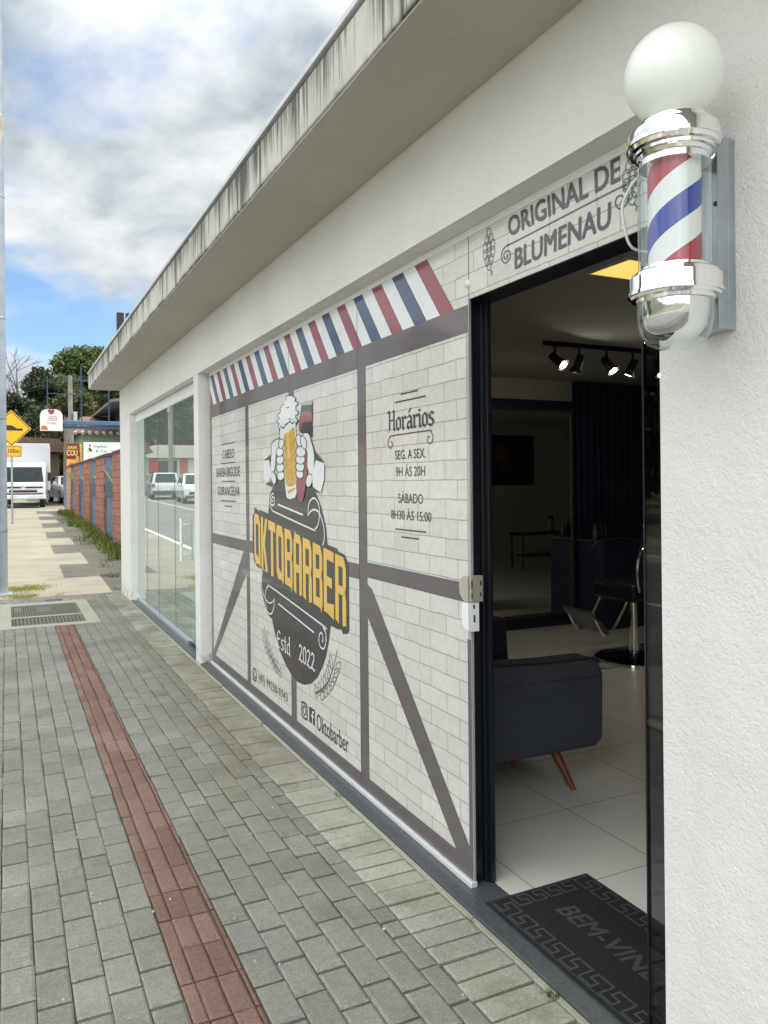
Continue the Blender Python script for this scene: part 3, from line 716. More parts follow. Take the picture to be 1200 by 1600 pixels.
b = MB(); rect(b, 2.508, 2.602, .160, .254, DI, 0); b.ribbon([(2.592, .236), (2.576, .236), (2.567, .222), (2.567, .162)], .014, DI + .001, 1); rect(b, 2.548, 2.590, .202, .216, DI + .0012, 1); FP('letter_icon', b, [INK, MAT['f_white']], vin)

# ---- emblem
z4 = zf(380, 600, .15); z7 = zf(380, 770, .15); z9 = zf(400, 930, 140 / 1200)
E0 = .0018
b = MB()
def shape(b, pts, d, m=0, n=3, closed=True): b.poly([(p[0], p[1]) for p in (smoothpath([(*q,) for q in pts], n, True) if n else [Vector((*q, 0)) for q in pts])], d, m)
up = z4([(258, 1440), (268, 1280), (275, 1180), (285, 1130), (310, 1080), (335, 1030), (350, 960), (560, 960), (725, 1040), (757, 1130), (790, 1210), (818, 1290), (845, 1400), (866, 1500), (884, 1700)])
up += z7([(884, 600), (700, 600), (300, 300)])
shape(b, up, E0, 0, 0)
low = z7([(200, 800), (190, 900), (190, 1000), (230, 1180), (260, 1270), (290, 1303)]) + z9([(212, 300), (260, 520), (320, 740), (400, 930), (480, 1070), (560, 1160), (650, 1200), (740, 1185), (820, 1110), (890, 970), (940, 820), (975, 640), (1005, 405)]) + z7([(900, 1300), (600, 1000)])
shape(b, low, E0 + .0002, 0, 0)
plate = z7([(100, 245), (118, 205), (120, 148), (165, 190), (182, 178), (320, 245), (600, 395), (880, 540), (985, 582), (988, 608), (1060, 645), (1085, 700), (1102, 760), (1108, 1440), (1090, 1468), (1040, 1468), (1028, 1425), (985, 1420), (920, 1385), (840, 1290), (700, 1180), (500, 1010), (380, 930), (300, 870), (250, 812), (150, 775), (112, 700), (100, 560)])
shape(b, plate, E0 + .0004, 0, 0)
emb = FP('emblem', b, MAT['f_dark'], vin)
# yellow letters, a sheared condensed alphabet
LET = {'O': [[(0, 12), (30, 22), (30, 80), (0, 90)], [(70, 14), (100, 4), (100, 84), (70, 80)], [(0, 90), (30, 80), (70, 80), (100, 84), (76, 100), (16, 100)], [(0, 12), (30, 22), (70, 14), (100, 4), (84, -6), (78, 2), (22, 0)]],
 'K': [[(0, 0), (32, -4), (32, 100), (0, 100)], [(32, 40), (32, 60), (64, 100), (98, 100), (58, 50)], [(32.5, 40), (58, 50), (100, 0), (68, -4)]],
 'T': [[(0, 82), (100, 82), (100, 100), (0, 100)], [(34, 82), (34, -4), (68, -2), (68, 82)]],
 'B': [[(0, 0), (32, 0), (32, 100), (0, 100)], [(32, 84), (70, 84), (92, 92), (78, 100), (32, 100)], [(70, 84), (70, 62), (92, 56), (100, 66), (100, 84), (92, 92)], [(32, 46), (32, 60), (70, 61.5), (91, 55.5), (91, 52), (70, 46)], [(70, 45.5), (91, 51.5), (100, 42), (100, 10), (70, 16)], [(32, 0), (32, 15), (70, 15.5), (100, 9.5), (86, -8), (78, 0)]],
 'A': [[(0, 0), (32, -4), (32, 84), (0, 84)], [(68, -4), (100, 0), (100, 84), (68, 84)], [(0, 84.5), (100, 84.5), (80, 100), (30, 100), (22, 106)], [(32, 34), (68, 34), (68, 48), (32, 48)]],
 'R': [[(0, 0), (32, -4), (32, 100), (0, 100)], [(32, 84), (70, 84), (92, 92), (78, 100), (32, 100)], [(70, 84), (70, 56), (92, 48), (100, 58), (100, 84), (92, 92)], [(32, 42), (32, 55), (70, 55.5), (91, 47.5), (70, 42)], [(66, -4), (100, 0), (100, 36), (90, 47), (70, 41.5), (66, 41)]],
 'E': [[(0, 0), (32, 0), (32, 100), (0, 100)], [(32, 84), (100, 84), (100, 100), (32, 100)], [(32, 44), (82, 42), (82, 58), (32, 58)], [(32, 0), (100, -4), (100, 20), (32, 15)]]}
tl, bl_, tr_, br_ = z7([(112, 205)])[0], z7([(118, 720)])[0], z7([(1082, 690)])[0], z7([(1088, 1395)])[0]
b = MB(); word = 'OKTOBARBER'
for i, ch in enumerate(word):
    for pl in LET[ch]:
        q = []
        for (x, y) in pl:
            t = (i + .06 + .88 * x / 100) / 10; s = y / 100
            a = Vector(bl_) + (Vector(br_) - Vector(bl_)) * t; c = Vector(tl) + (Vector(tr_) - Vector(tl)) * t; q.append(a + (c - a) * s)
        b.poly(q, .0032)
FP('emblem_name', b, MAT['f_gold'], vin)
b = MB()
def sc(zz, pts, w=.011, n=5, d=.0032, m=0): b.ribbon(smoothpath(zz(pts), n), w, d, m)
sc(z7, [(318, 78), (305, 90), (300, 70), (312, 42), (330, 60), (328, 115), (305, 130), (288, 95), (288, 55), (298, 20), (322, 8)])
sc(z7, [(286, 60), (288, 130), (308, 182), (350, 207), (720, 378), (752, 376), (782, 340), (798, 250), (795, 140), (770, 75), (735, 55), (700, 90), (683, 150), (680, 240)], d=.0033)
sc(z7, [(680, 240), (702, 200), (742, 175), (790, 200), (830, 290), (850, 400), (846, 500), (832, 548)], d=.0034)
sc(z7, [(365, 120), (628, 230)], .012, 1)
sc(z7, [(208, 815), (196, 900), (202, 1000), (230, 1090), (270, 1145), (305, 1140), (328, 1105)], .009)
sc(z7, [(328, 1105), (325, 1180), (305, 1250), (275, 1260), (250, 1220), (236, 1120), (236, 1050), (250, 990), (275, 970), (300, 985), (820, 1370), (850, 1410), (866, 1470), (872, 1540)], d=.0033)
sc(z9, [(905, 430), (935, 490), (946, 580), (930, 690), (903, 716), (868, 685), (850, 610), (855, 535), (878, 500), (900, 535), (905, 590), (893, 632)], .010, 5, .0034)
sc(z7, [(370, 1155), (742, 1455)], .011, 1)
FP('emblem_scroll', b, MAT['f_white'], vin)
b = black_mb('Estd', *[z9([(290, 640)])[0][0], z9([(470, 690)])[0][0]], .505, .625, .0032, rise=-.012); FP('emblem_word', b, MAT['f_white'], vin)
b = black_mb('2022', z9([(580, 790)])[0][0], z9([(800, 880)])[0][0], .500, .610, .0032, rise=-.012); FP('emblem_year', b, MAT['f_white'], vin)
b = MB()
for pts in ([(490, 440), (520, 620), (545, 720), (550, 840), (575, 940)], [(582, 460), (545, 640), (520, 720), (490, 830), (465, 870)], [(575, 940), (560, 1000), (575, 1060), (600, 1040), (605, 980), (575, 940)], [(590, 1060), (625, 1130)], [(465, 870), (458, 920), (490, 940), (500, 890), (490, 840)]): b.ribbon(smoothpath(z9(pts), 4), .010, .0032 + .0001 * len(b.f) / 40)
FP('emblem_scissors', b, film('plum_ink', (.16, .06, .075)), vin)
# mug, hands and razor
DK, WH, BE, RO, SI = 0, 1, 2, 3, 4
b = MB()
lay = [.0024]
def sh(pts, m, n=3):
    lay[0] += .00006; shape(b, z4(pts), lay[0], m, n)
def grow(pts, k):
    cx = sum(p[0] for p in pts) / len(pts); cy = sum(p[1] for p in pts) / len(pts)
    return [(cx + (x - cx) * (1 + k / max(1, math.hypot(x - cx, y - cy))), cy + (y - cy) * (1 + k / max(1, math.hypot(x - cx, y - cy)))) for x, y in pts]
def ell(cx, cy, rx, ry, rot=0, n=12):
    return [(cx + rx * math.cos(t) * math.cos(rot) - ry * math.sin(t) * math.sin(rot), cy + rx * math.cos(t) * math.sin(rot) + ry * math.sin(t) * math.cos(rot)) for t in [2 * math.pi * i / n for i in range(n)]]
def blob(pts, k=12, m=1): sh(grow(pts, k), DK); sh(pts, m)
foam = [(458, 165), (475, 145), (490, 155), (505, 145), (525, 160), (548, 205), (552, 300), (545, 380), (522, 412), (492, 388), (462, 410), (440, 432), (428, 458), (395, 438), (386, 390), (390, 330), (412, 300), (415, 262), (432, 240), (436, 200)]
glass = [(395, 438), (440, 420), (550, 390), (560, 560), (562, 1140), (548, 1182), (492, 1202), (458, 1180), (442, 1030), (425, 700), (405, 600), (385, 545)]
sh(grow([(395, 438), (386, 545), (370, 575), (425, 600), (560, 420), (553, 380)], 10), DK)
for fx, fy in foam[1:-1]: sh(ell(fx, fy, 30, 30), DK)
for fx, fy in foam[1:-1]: sh(ell(fx, fy, 21, 21), WH)
sh(foam, WH); sh(glass, WH, 0)
sh([(430, 540), (478, 512), (520, 455), (545, 480), (556, 700), (560, 900), (555, 1035), (520, 1062), (482, 1068), (452, 1040), (442, 900)], BE, 2)
sh([(462, 520), (482, 510), (488, 760), (470, 780)], MAT_GOLD := 5, 0)
sh([(470, 1110), (520, 1090), (548, 1075), (550, 1095), (520, 1120), (480, 1150)], BE, 0)
# foam edge line
b.ribbon(smoothpath(z4([(395, 440), (428, 460), (445, 430), (470, 412), (492, 390), (520, 412), (545, 385)]), 3), .010, .0050)
for q in ([(460, 250), (485, 242)], [(480, 370), (495, 360), (500, 385)], [(515, 370), (528, 365)]): b.ribbon(smoothpath(z4(q), 2), .008, .0050)
# left hand
blob([(305, 640), (325, 600), (370, 578), (400, 590), (395, 640), (350, 690), (345, 760), (335, 880), (305, 935), (292, 880), (300, 760)], 12)
for cx, cy, rx, ry in ((398, 955, 34, 45), (394, 872, 36, 42), (392, 790, 36, 42), (388, 708, 34, 44), (405, 622, 24, 46)): blob(ell(cx, cy, rx, ry, .15), 9)
blob(ell(322, 978, 25, 60, -.2), 9)
sh([(225, 798), (290, 735), (292, 800), (250, 805)], DK, 0); sh([(240, 1040), (300, 1020), (320, 1075), (280, 1060)], DK, 0)
sh([(222, 800), (278, 790), (292, 880), (305, 935), (285, 1010), (238, 1038), (222, 960)], WH, 0)
for q in ([(242, 905), (268, 885)], [(245, 928), (272, 912)]): b.ribbon(z4(q), .006, .0050)
# razor and comb
sh([(612, 195), (640, 186), (660, 180), (700, 178), (727, 170), (727, 222), (612, 228)], SI, 0)
sh([(615, 222), (727, 215), (727, 560), (690, 530), (640, 512), (598, 505), (588, 400), (600, 320)], DK, 0)
sh([(610, 300), (716, 293), (722, 385), (640, 395), (615, 430), (600, 490), (588, 450), (592, 385)], RO, 2)
sh([(640, 690), (690, 680), (676, 930), (642, 1165), (622, 1222), (588, 1212), (562, 1100), (565, 985), (610, 975), (640, 880)], RO, 2)
# right hand
blob([(632, 530), (662, 512), (695, 530), (722, 620), (745, 715), (747, 890), (715, 945), (690, 900), (678, 830), (680, 710), (640, 640), (620, 590)], 10)
for cx, cy, rx, ry in ((598, 935, 34, 46), (602, 862, 40, 46), (605, 785, 44, 46), (610, 705, 46, 52), (592, 590, 26, 60), (640, 610, 26, 66)): blob(ell(cx, cy, rx, ry, -.2), 9)
blob(ell(698, 1005, 28, 66, .15), 9)
sh([(745, 690), (855, 818), (800, 800), (755, 800)], DK, 0); sh([(738, 1075), (820, 1140), (760, 1120), (735, 1100)], DK, 0)
sh([(768, 792), (857, 830), (855, 985), (820, 1132), (738, 1072), (728, 950), (748, 890)], WH, 0)
for q in ([(748, 895), (795, 930)], [(740, 930), (800, 982)]): b.ribbon(z4(q), .007, .0051)
FP('emblem_hands', b, [MAT['f_dark'], MAT['f_white'], MAT['f_beer'], MAT['f_rose'], MAT['f_silver'], MAT['f_gold']], vin)
# laurel
b = MB(); k = 0
def leafloop(c, ang, ln, w):
    global k; k += 1
    pts = []
    for t in [2 * math.pi * i / 14 for i in range(14)]:
        x, y = ln * .5 * math.cos(t), w * .5 * math.sin(t) * (1 - .35 * math.cos(t)); pts.append((c[0] + x * math.cos(ang) - y * math.sin(ang), c[1] + x * math.sin(ang) + y * math.cos(ang)))
    b.ribbon(pts, .004, DI + .00003 * k, closed=True)
rs = smoothpath(z9([(800, 1310), (880, 1265), (960, 1170), (1010, 1060), (1050, 930), (1090, 730)]), 6)
b.ribbon(rs[:18], .012, DI); b.ribbon(rs[17:], .005, DI + .0002)
for i in range(4, len(rs) - 3, 3):
    for sd in (-1, 1): leafloop((rs[i].x + sd * .055, rs[i].y - .01), R(70 + sd * -35), .085, .042)
FP('emblem_laurel', b, MAT['f_grey'], vin); b = MB()
ls = smoothpath(z9([(335, 1040), (260, 920), (200, 800), (150, 650), (110, 400)]), 6); b.ribbon(ls, .006, DI + .0003)
for i in range(3, len(ls) - 2, 3):
    for sd in (-1, 1): leafloop((ls[i].x + sd * .05, ls[i].y - .01), R(110 + sd * -35), .075, .036)
FP('emblem_laurel', b, MAT['f_grey'], vin)
# transom print
zt = zf(720, 220, 310 / 1200)
def tquad(txt, q, d, bold, mb=None):          # text between two baselines
    m = text_mb(txt, 0, 1, 0, 1, d, bold)
    (a0, b0, a1, b1) = [Vector(p) for p in zt(q)]
    m.v = [tuple(((b0 + (b1 - b0) * v[0]) * (1 - v[1]) + (a0 + (a1 - a0) * v[0]) * v[1])) + (v[2],) for v in m.v]; return m
GI = film('slate_ink', (.072, .075, .09))
FP('transom_text', tquad('ORIGINAL DE', [(285, 470), (295, 582), (962, 92), (965, 240)], DI, .018), GI, transom)
FP('transom_text', tquad('BLUMENAU', [(330, 655), (330, 778), (908, 370), (905, 520)], DI, .018), GI, transom)
b = MB(); b.ribbon(smoothpath(zt([(278, 685), (285, 705), (270, 715), (262, 690), (275, 668), (297, 670), (298, 710), (270, 740), (250, 715), (255, 660), (290, 628), (330, 610), (940, 295), (985, 285), (1015, 320), (1005, 380), (965, 412), (938, 385), (945, 345), (975, 330), (985, 355), (970, 372)]), 5), .0045, DI); FP('transom_scroll', b, GI, transom)
b = MB(); k = 0
for ox in (0, 0.755):
    c0 = zt([(172, 660)])[0]; c0 = (c0[0] + ox * 1.0, c0[1] + (.004 if ox else 0))
    for j, (row, nn) in enumerate(((.062, 1), (.04, 2), (.015, 3), (-.012, 3), (-.038, 2), (-.058, 1))):
        for i in range(nn):
            x = (i - (nn - 1) / 2) * .024; k += 1
            b.ribbon([(c0[0] + x + .016 * math.cos(t), c0[1] + row + .020 * math.sin(t)) for t in [2 * math.pi * q / 10 for q in range(10)]], .0028, DI + .00002 * k, closed=True)
    b.ribbon([(c0[0] + .006, c0[1] - .075), (c0[0] + .02, c0[1] - .09), (c0[0] + .012, c0[1] - .10)], .004, DI + .0012)
    FP('hop_drawing', b, GI, transom); b = MB()
# lock, clamp, posts, right leaf
lk = MB(); lk.prism([(2.612, 1.147), (2.612, 1.249), (2.63, 1.251), (2.655, 1.242), (2.674, 1.22), (2.678, 1.198), (2.672, 1.175), (2.652, 1.154), (2.63, 1.146)], 'x', 1.622, 1.634)
lk.box(1.634, 1.690, 2.606, 2.63, 1.147, 1.249); lk.box(1.6355, 1.641, 2.6045, 2.607, 1.16, 1.182, 1); lk.box(1.6355, 1.641, 2.6045, 2.607, 1.20, 1.232, 1); lk.box(1.676, 1.682, 2.6045, 2.607, 1.168, 1.184, 1); lk.box(1.676, 1.682, 2.6045, 2.607, 1.21, 1.23, 1)
P('door_lock', lk, [MAT['beige_metal'], MAT['black']], bevel=.002)
lk = MB(); lk.prism([(2.612, 1.035), (2.612, 1.144), (2.655, 1.144), (2.662, 1.13), (2.662, 1.058), (2.645, 1.040)], 'x', 1.624, 1.634); lk.box(1.634, 1.675, 2.612, 2.624, 1.03, 1.144); lk.box(1.647, 1.655, 2.610, 2.613, 1.12, 1.136, 1); lk.box(1.649, 1.656, 2.610, 2.613, 1.066, 1.096, 1); P('strike_box', lk, [MAT['white_plastic'], MAT['black']], bevel=.002)
b = MB(); b.lathe([(0, .018), (.010, .015), (.016, .006), (.017, 0)], (0, 0, 0), 16); o = b.build('glass_clamp', MAT['white_plastic'], shop, matrix=Matrix.Translation(-shop.location) @ FM @ Matrix.Translation((4.378, 2.405, 0)), smooth=60)
b = MB(); b.box(1.69, 1.725, 2.675, 2.72, .006, 2.345); b.box(1.725, 1.775, 2.66, 2.705, .006, 2.345); b.box(1.74, 1.76, 2.64, 2.66, .006, 2.345); P('door_post', b, MAT['navy_metal'], bevel=.003)
b = MB(); b.box(1.672, 1.80, 1.50, 7.07, 2.352, 2.618); P('track_housing', b, MAT['navy_metal'])
b = MB(); b.box(1.652, 1.660, .62, 1.694, .010, 2.345); P('smoked_door', b, MAT['glass_smoke'])
b = MB(); b.box(1.650, 1.662, 1.694, 1.700, .010, 2.345); P('edge_profile', b, MAT['navy_metal'], shop.children[-1])
# window
win = MB()
for y0, y1 in ((7.25, 7.62), (7.625, 8.70), (8.705, 9.74), (9.745, 10.6), (10.605, 11.418)): win.box(XG, XG + .01, y0, y1, .04, 2.535)
win = P('display_window', win, MAT['glass_window'])
b = MB()
for y in (7.6225, 8.7025, 9.7425, 10.6025): b.box(XG - .002, XG + .008, y - .004, y + .004, .04, 2.535)
P('pane_joint', b, pm('joint_seal', (.10, .13, .12), .5), win)
b = MB(); b.box(XG - .03, XG + .03, 7.98, 11.418, .004, .045); P('sill_rail', b, MAT['alu'], win, bevel=.004)
b = MB(); b.box(XG - .01, XG + .03, 7.25, 11.418, 2.50, 2.614); P('head_rail', b, MAT['white_plastic'], win, bevel=.003)
b = MB(); b.cyl((XG - .06, 8.07, .84), (XG - .06, 8.07, 1.275), .016); b.cyl((XG - .06, 8.07, .90), (XG, 8.07, .90), .009); b.cyl((XG - .06, 8.07, 1.21), (XG, 8.07, 1.21), .009); P('handle', b, MAT['white_plastic'], win, smooth=50)
b = MB(); b.box(XG - .012, XG - .001, 7.92, 7.97, 1.02, 1.10); P('lock_plate', b, MAT['alu'], win)

# ------------------------------------------------------------------ barber pole
PX, PY = 1.384, 1.319
bp = thing('barber_pole', 'red white and blue striped barber pole with frosted globe on stucco wall', 'barber pole', (PX, PY, 1.92))
CH = MAT['chrome']
def frost():
    n = NT('frosted_globe'); n.set('Base Color', n.mix(n.ramp(n.noise(3, 3), [(.3, 0.), (.7, 1.)]), (.86, .89, .85), (.90, .92, .88))); n.set('Roughness', .38); n.set('Subsurface Weight', .25); n.set('Subsurface Radius', (.05, .05, .05)); n.set('Coat Weight', .25); n.set('Coat Roughness', .25); return n.mat
b = MB(); rg = .1085; b.lathe([(rg * math.sin(math.pi * i / 24), -rg * math.cos(math.pi * i / 24)) for i in range(2, 25)], (PX, PY, 2.545), 48); b.build('globe', frost(), bp, smooth=80)
def cap(prof, name, m=CH, a=30): MB_ = MB(); MB_.lathe(prof, (PX, PY, 0), 64); return MB_.build(name, m, bp, smooth=a)
cap([(.0, 2.472), (.050, 2.472), (.0525, 2.470), (.0525, 2.446), (.064, 2.445), (.074, 2.440), (.079, 2.432), (.0795, 2.422), (.090, 2.421), (.097, 2.417), (.1005, 2.410), (.101, 2.390), (.1045, 2.389), (.1045, 2.381), (.101, 2.380), (.098, 2.371), (.089, 2.368), (.088, 2.362), (.082, 2.360), (.080, 2.352), (.0765, 2.350), (.0765, 2.337), (0, 2.337)], 'top_cap')
cap([(0, 2.106), (.070, 2.106), (.0765, 2.104), (.0765, 2.097), (.086, 2.096), (.095, 2.090), (.098, 2.082), (.1015, 2.081), (.1015, 2.050), (.1045, 2.049), (.1045, 2.041), (.100, 2.040), (.097, 2.034), (.087, 2.033), (.0855, 2.026), (0, 2.026)], 'bottom_cap')
cap([(.0805, 2.337), (.0805, 2.105)], 'glass_tube', MAT['glass_clear'])
b = MB(); HS, VS = 96, 34; rc = .0585; z0, z1 = 2.104, 2.338
fs = []; vs = []
ms = []
turn = 0.232 * 1.05                          # height of one full red/white/blue cycle per turn
for j in range(VS + 1):
    for i in range(HS):
        z = z0 + (z1 - z0) * j / VS; a = 2 * math.pi * i / HS + (z - z0) / .245 * 2 * math.pi
        vs.append((PX + rc * math.cos(a), PY + rc * math.sin(a), z))
for j in range(VS):
    for i in range(HS):
        i2 = (i + 1) % HS; fs.append((j * HS + i, j * HS + i2, (j + 1) * HS + i2, (j + 1) * HS + i))
        ms.append(((i + 45) // 24) % 4)
b.v, b.f, b.m = vs, fs, [{0: 0, 1: 1, 2: 2, 3: 1}[q] for q in ms]
b.build('striped_cylinder', [pm('pole_red', (.42, .04, .06), .35), pm('pole_white', (.80, .81, .78), .35, var=.03), pm('pole_blue', (.035, .06, .34), .35)], bp, smooth=60)
cap([(.0845, 2.026), (.0845, 2.000), (.083, 1.975), (.076, 1.950), (.062, 1.932), (.040, 1.921), (0, 1.917)], 'glass_dome', MAT['glass_clear'], 75)
cap([(.076, 2.0255), (.074, 1.995), (.068, 1.968), (.052, 1.950), (.03, 1.942), (0, 1.940)], 'inner_cup', CH, 75)
b = MB(); b.box(1.535, 1.5595, 1.300, 1.395, 1.973, 2.425); b.box(1.503, 1.535, 1.300, 1.304, 1.973, 2.425); b.box(1.503, 1.535, 1.391, 1.395, 1.973, 2.425)
b.build('bracket', MAT['galv'], bp, bevel=.0015)
for z_ in (2.362, 2.050): b = MB(); b.box(1.46, 1.535, 1.31, 1.355, z_, z_ + .01); b.build('bracket_arm', MAT['galv'], bp, bevel=.001)
b = MB(); b.cyl((1.5345, 1.335, 2.395), (1.526, 1.335, 2.395), .008); b.build('screw', CH, bp)
b = MB(); b.cyl((1.5345, 1.335, 2.28), (1.533, 1.335, 2.28), .006); b.build('screw_hole', MAT['black'], bp)
cb = MB(); cb.tube(smoothpath([(1.655, 1.62, 2.42), (1.60, 1.64, 2.46), (1.56, 1.63, 2.44), (1.545, 1.655, 2.39), (1.55, 1.66, 2.34), (1.58, 1.66, 2.27), (1.66, 1.64, 2.26)], 6), .004, 8); cb.build('cable', MAT['white_plastic'], bp, smooth=80)

# ------------------------------------------------------------------ door mat
mat_ = thing('door_mat', 'charcoal welcome mat with greek key border lying in the doorway', 'door mat', (1.88, 2.0, .006))
b = MB(); b.box(1.635, 2.125, 1.60, 2.525, .006, .013); b.build('pile', pm('charcoal_carpet', (.030, .031, .034), .98, 0, .45, 170, .9, 320, .004, spec=.1), mat_, bevel=.002)
MM = Matrix(((0, 1, 0, 1.635 - 1.88), (-1, 0, 0, 2.525 - 2.0), (0, 0, 1, .0), (0, 0, 0, 1)))     # x = along -Y, y = along +X
b = MB(); d = .0082
Lm, Hm, ed, h, p = .925, .49, .022, .062, .0885
def key(s):                                # one unit of the meander, along x
    return [(s, 0), (s + .62 * p, 0), (s + .62 * p, .48 * h), (s + .26 * p, .48 * h), (s + .26 * p, h), (s + p, h), (s + p, 0)]
for side in range(4):
    n, off, p = (9, .022, (Lm - .044) / 9) if side % 2 == 0 else (4, ed + h + .016, (Hm - 2 * (ed + h) - .032) / 4)
    pts = []
    for i in range(n): pts += key(off + i * p)
    T = {0: lambda q: (q[0], ed + q[1]), 2: lambda q: (Lm - q[0], Hm - ed - q[1]), 1: lambda q: (Lm - ed - q[1], q[0]), 3: lambda q: (ed + q[1], Hm - q[0])}[side]
    b.ribbon([T(q) for q in pts], .0075, d + side * .0002)
b.ribbon([(.012, .012), (Lm - .012, .012), (Lm - .012, Hm - .012), (.012, Hm - .012)], .004, d + .0009, closed=True)
b.build('key_border', pm('grey_carpet_relief', (.085, .087, .092), .98, 0, .3, 200, .6, 320, .003, spec=.1), mat_, matrix=MM)
b = text_mb('BEM-VINDO', .165, .755, .20, .285, d, .02, shear=.012); b.build('welcome_text', pm('worn_carpet_text', (.075, .077, .082), .98, 0, .4, 160, .6, 320, .003, spec=.1), mat_, matrix=MM)

# ------------------------------------------------------------------ inside the shop
LAMP_COL = (1.0, .56, .13)
LAMP = emit('warm_ceiling_panel', LAMP_COL, 0.60)
def ceil_light(x0, x1, y0, y1, label):
    t = thing('ceiling_light', label, 'ceiling light', ((x0 + x1) / 2, (y0 + y1) / 2, 2.75), group='square ceiling lights')
    m = MB(); m.box(x0, x1, y0, y1, 2.735, 2.7495); m.build('diffuser', LAMP, t)
    m = MB(); e = .012
    for q in ((x0 - e, x1 + e, y0 - e, y0 - .001), (x0 - e, x1 + e, y1 + .001, y1 + e), (x0 - e, x0 - .001, y0 - .001, y1 + .001), (x1 + .001, x1 + e, y0 - .001, y1 + .001)): m.box(*q, 2.733, 2.7495)
    m.build('frame', MAT['white_plastic'], t); return t
ceil_light(2.845, 3.135, 3.01, 3.30, 'square warm ceiling light seen through the open doorway')
ceil_light(2.75, 3.04, 5.05, 5.35, 'square warm ceiling light glowing faintly through the printed glass')
tk = thing('track_light', 'black ceiling track with four black spotlights above the barber chair', 'track light', (4.4, 5.1, 2.75))
b = MB(); b.box(3.91, 5.6, 5.08, 5.115, 2.715, 2.75); b.build('rail', MAT['black'], tk, bevel=.003)
SPOT = emit('spot_bulb', (1.0, .92, .76), 105.0)
DIM = SPOT
MAT['reflector'] = pm('spot_reflector', (.75, .74, .68), .25, .6)
def spot(x, aim, lit):
    p0 = Vector((x, 5.10, 2.715)); p1 = p0 - Vector((0, 0, .10)); d = Vector(aim).normalized()
    m = MB(); m.cyl(p0, p1, .009, seg=8)
    a = p1 - d * .045
    m.cyl(a, a + d * .115, .032, .036, 18); m.cyl(a + d * .115, a + d * .145, .040, .058, 18); o = m.build('spot_head', MAT['black'], tk, smooth=40)
    m = MB(); m.cyl(a + d * .1455, a + d * .1475, .030, .030, 18); m.build('bulb', SPOT if lit else DIM, o)
    m = MB(); m.lathe([(.032, .0), (.052, .004)], (0, 0, 0), 20); m.build('reflector', MAT['reflector'], o, matrix=Matrix.Translation(a + d * .1458 - Vector(tk.location)) @ d.to_track_quat('Z', 'Y').to_matrix().to_4x4())
spot(4.02, (.25, -.72, -.62), True); spot(4.27, (-.05, .42, -.9), True); spot(4.56, (.2, -.55, -.8), True); spot(4.85, (-.22, .34, -.9), True); spot(5.15, (-.2, -.5, -.8), True)
# sofa
FAB = pm('charcoal_sofa_fabric', (.068, .075, .10), .9, 0, .12, 5, .35, 420, .002, spec=.2)
sf = thing('sofa', 'dark grey fabric sofa on tapered wooden legs inside the doorway', 'sofa', (2.3, 4.2, .006))
def rbox(b, x0, x1, y0, y1, z0, z1): b.box(x0, x1, y0, y1, z0, z1)
b = MB(); b.prism([(1.82, .215), (2.82, .205), (2.862, .25), (2.868, .585), (2.84, .645), (2.80, .672), (2.2, .69), (1.95, .70), (1.82, .70)], 'y', 3.25, 3.41); b.build('arm', FAB, sf, bevel=.022, seg=4, smooth=50)
b = MB(); b.prism([(1.82, .215), (2.82, .205), (2.862, .25), (2.868, .585), (2.84, .645), (2.80, .672), (2.2, .69), (1.95, .70), (1.82, .70)], 'y', 5.09, 5.25); b.build('arm', FAB, sf, bevel=.022, seg=4, smooth=50)
b = MB(); b.box(1.84, 2.02, 3.415, 5.085, .22, .84); b.build('backrest', FAB, sf, bevel=.05, seg=4, smooth=50)
b = MB(); b.box(2.025, 2.86, 3.415, 5.085, .22, .44); b.build('seat', FAB, sf, bevel=.04, seg=4, smooth=50)
b = MB(); b.prism([(1.83, .60), (2.81, .575), (2.838, .60), (2.835, .655), (2.79, .680), (2.5, .684), (2.2, .700), (1.95, .712), (1.83, .712)], 'y', 3.243, 3.40); b.build('arm_pad', FAB, sf, bevel=.012, seg=3, smooth=50)
b = MB(); b.tube([(1.84, 3.247, .715), (2.2, 3.243, .702), (2.5, 3.243, .686), (2.79, 3.243, .682), (2.838, 3.245, .655)], .006, 6); b.build('piping', pm('dark_piping', (.012, .014, .02), .8), sf.children[0], smooth=60)
WOOD = pm('red_brown_wood', (.20, .055, .02), .4, 0, .3, 12)
for (x, y, tx, ty) in ((2.60, 3.36, .05, -.12), (2.60, 5.14, .05, .08), (1.98, 3.40, -.04, -.03), (1.98, 5.14, -.04, .06), (2.55, 3.72, .03, -.06)):
    m = MB(); m.cyl((x, y, .215), (x + tx, y + ty, .006), .028, .013, 14); m.build('leg', WOOD, sf, smooth=50)
cu = MB(); cu.box(-.22, .22, -.06, .06, -.19, .19)
o = cu.build('cushion', pm('navy_cushion', (.018, .024, .045), .9, 0, .1, 6, .3, 300), None, bevel=.05, seg=5, smooth=60); o.location = (2.40, 3.80, .655); o.rotation_euler = (R(-10), R(4), R(4)); tag(o, 'navy cushion resting on the dark grey sofa behind its arm', 'cushion')
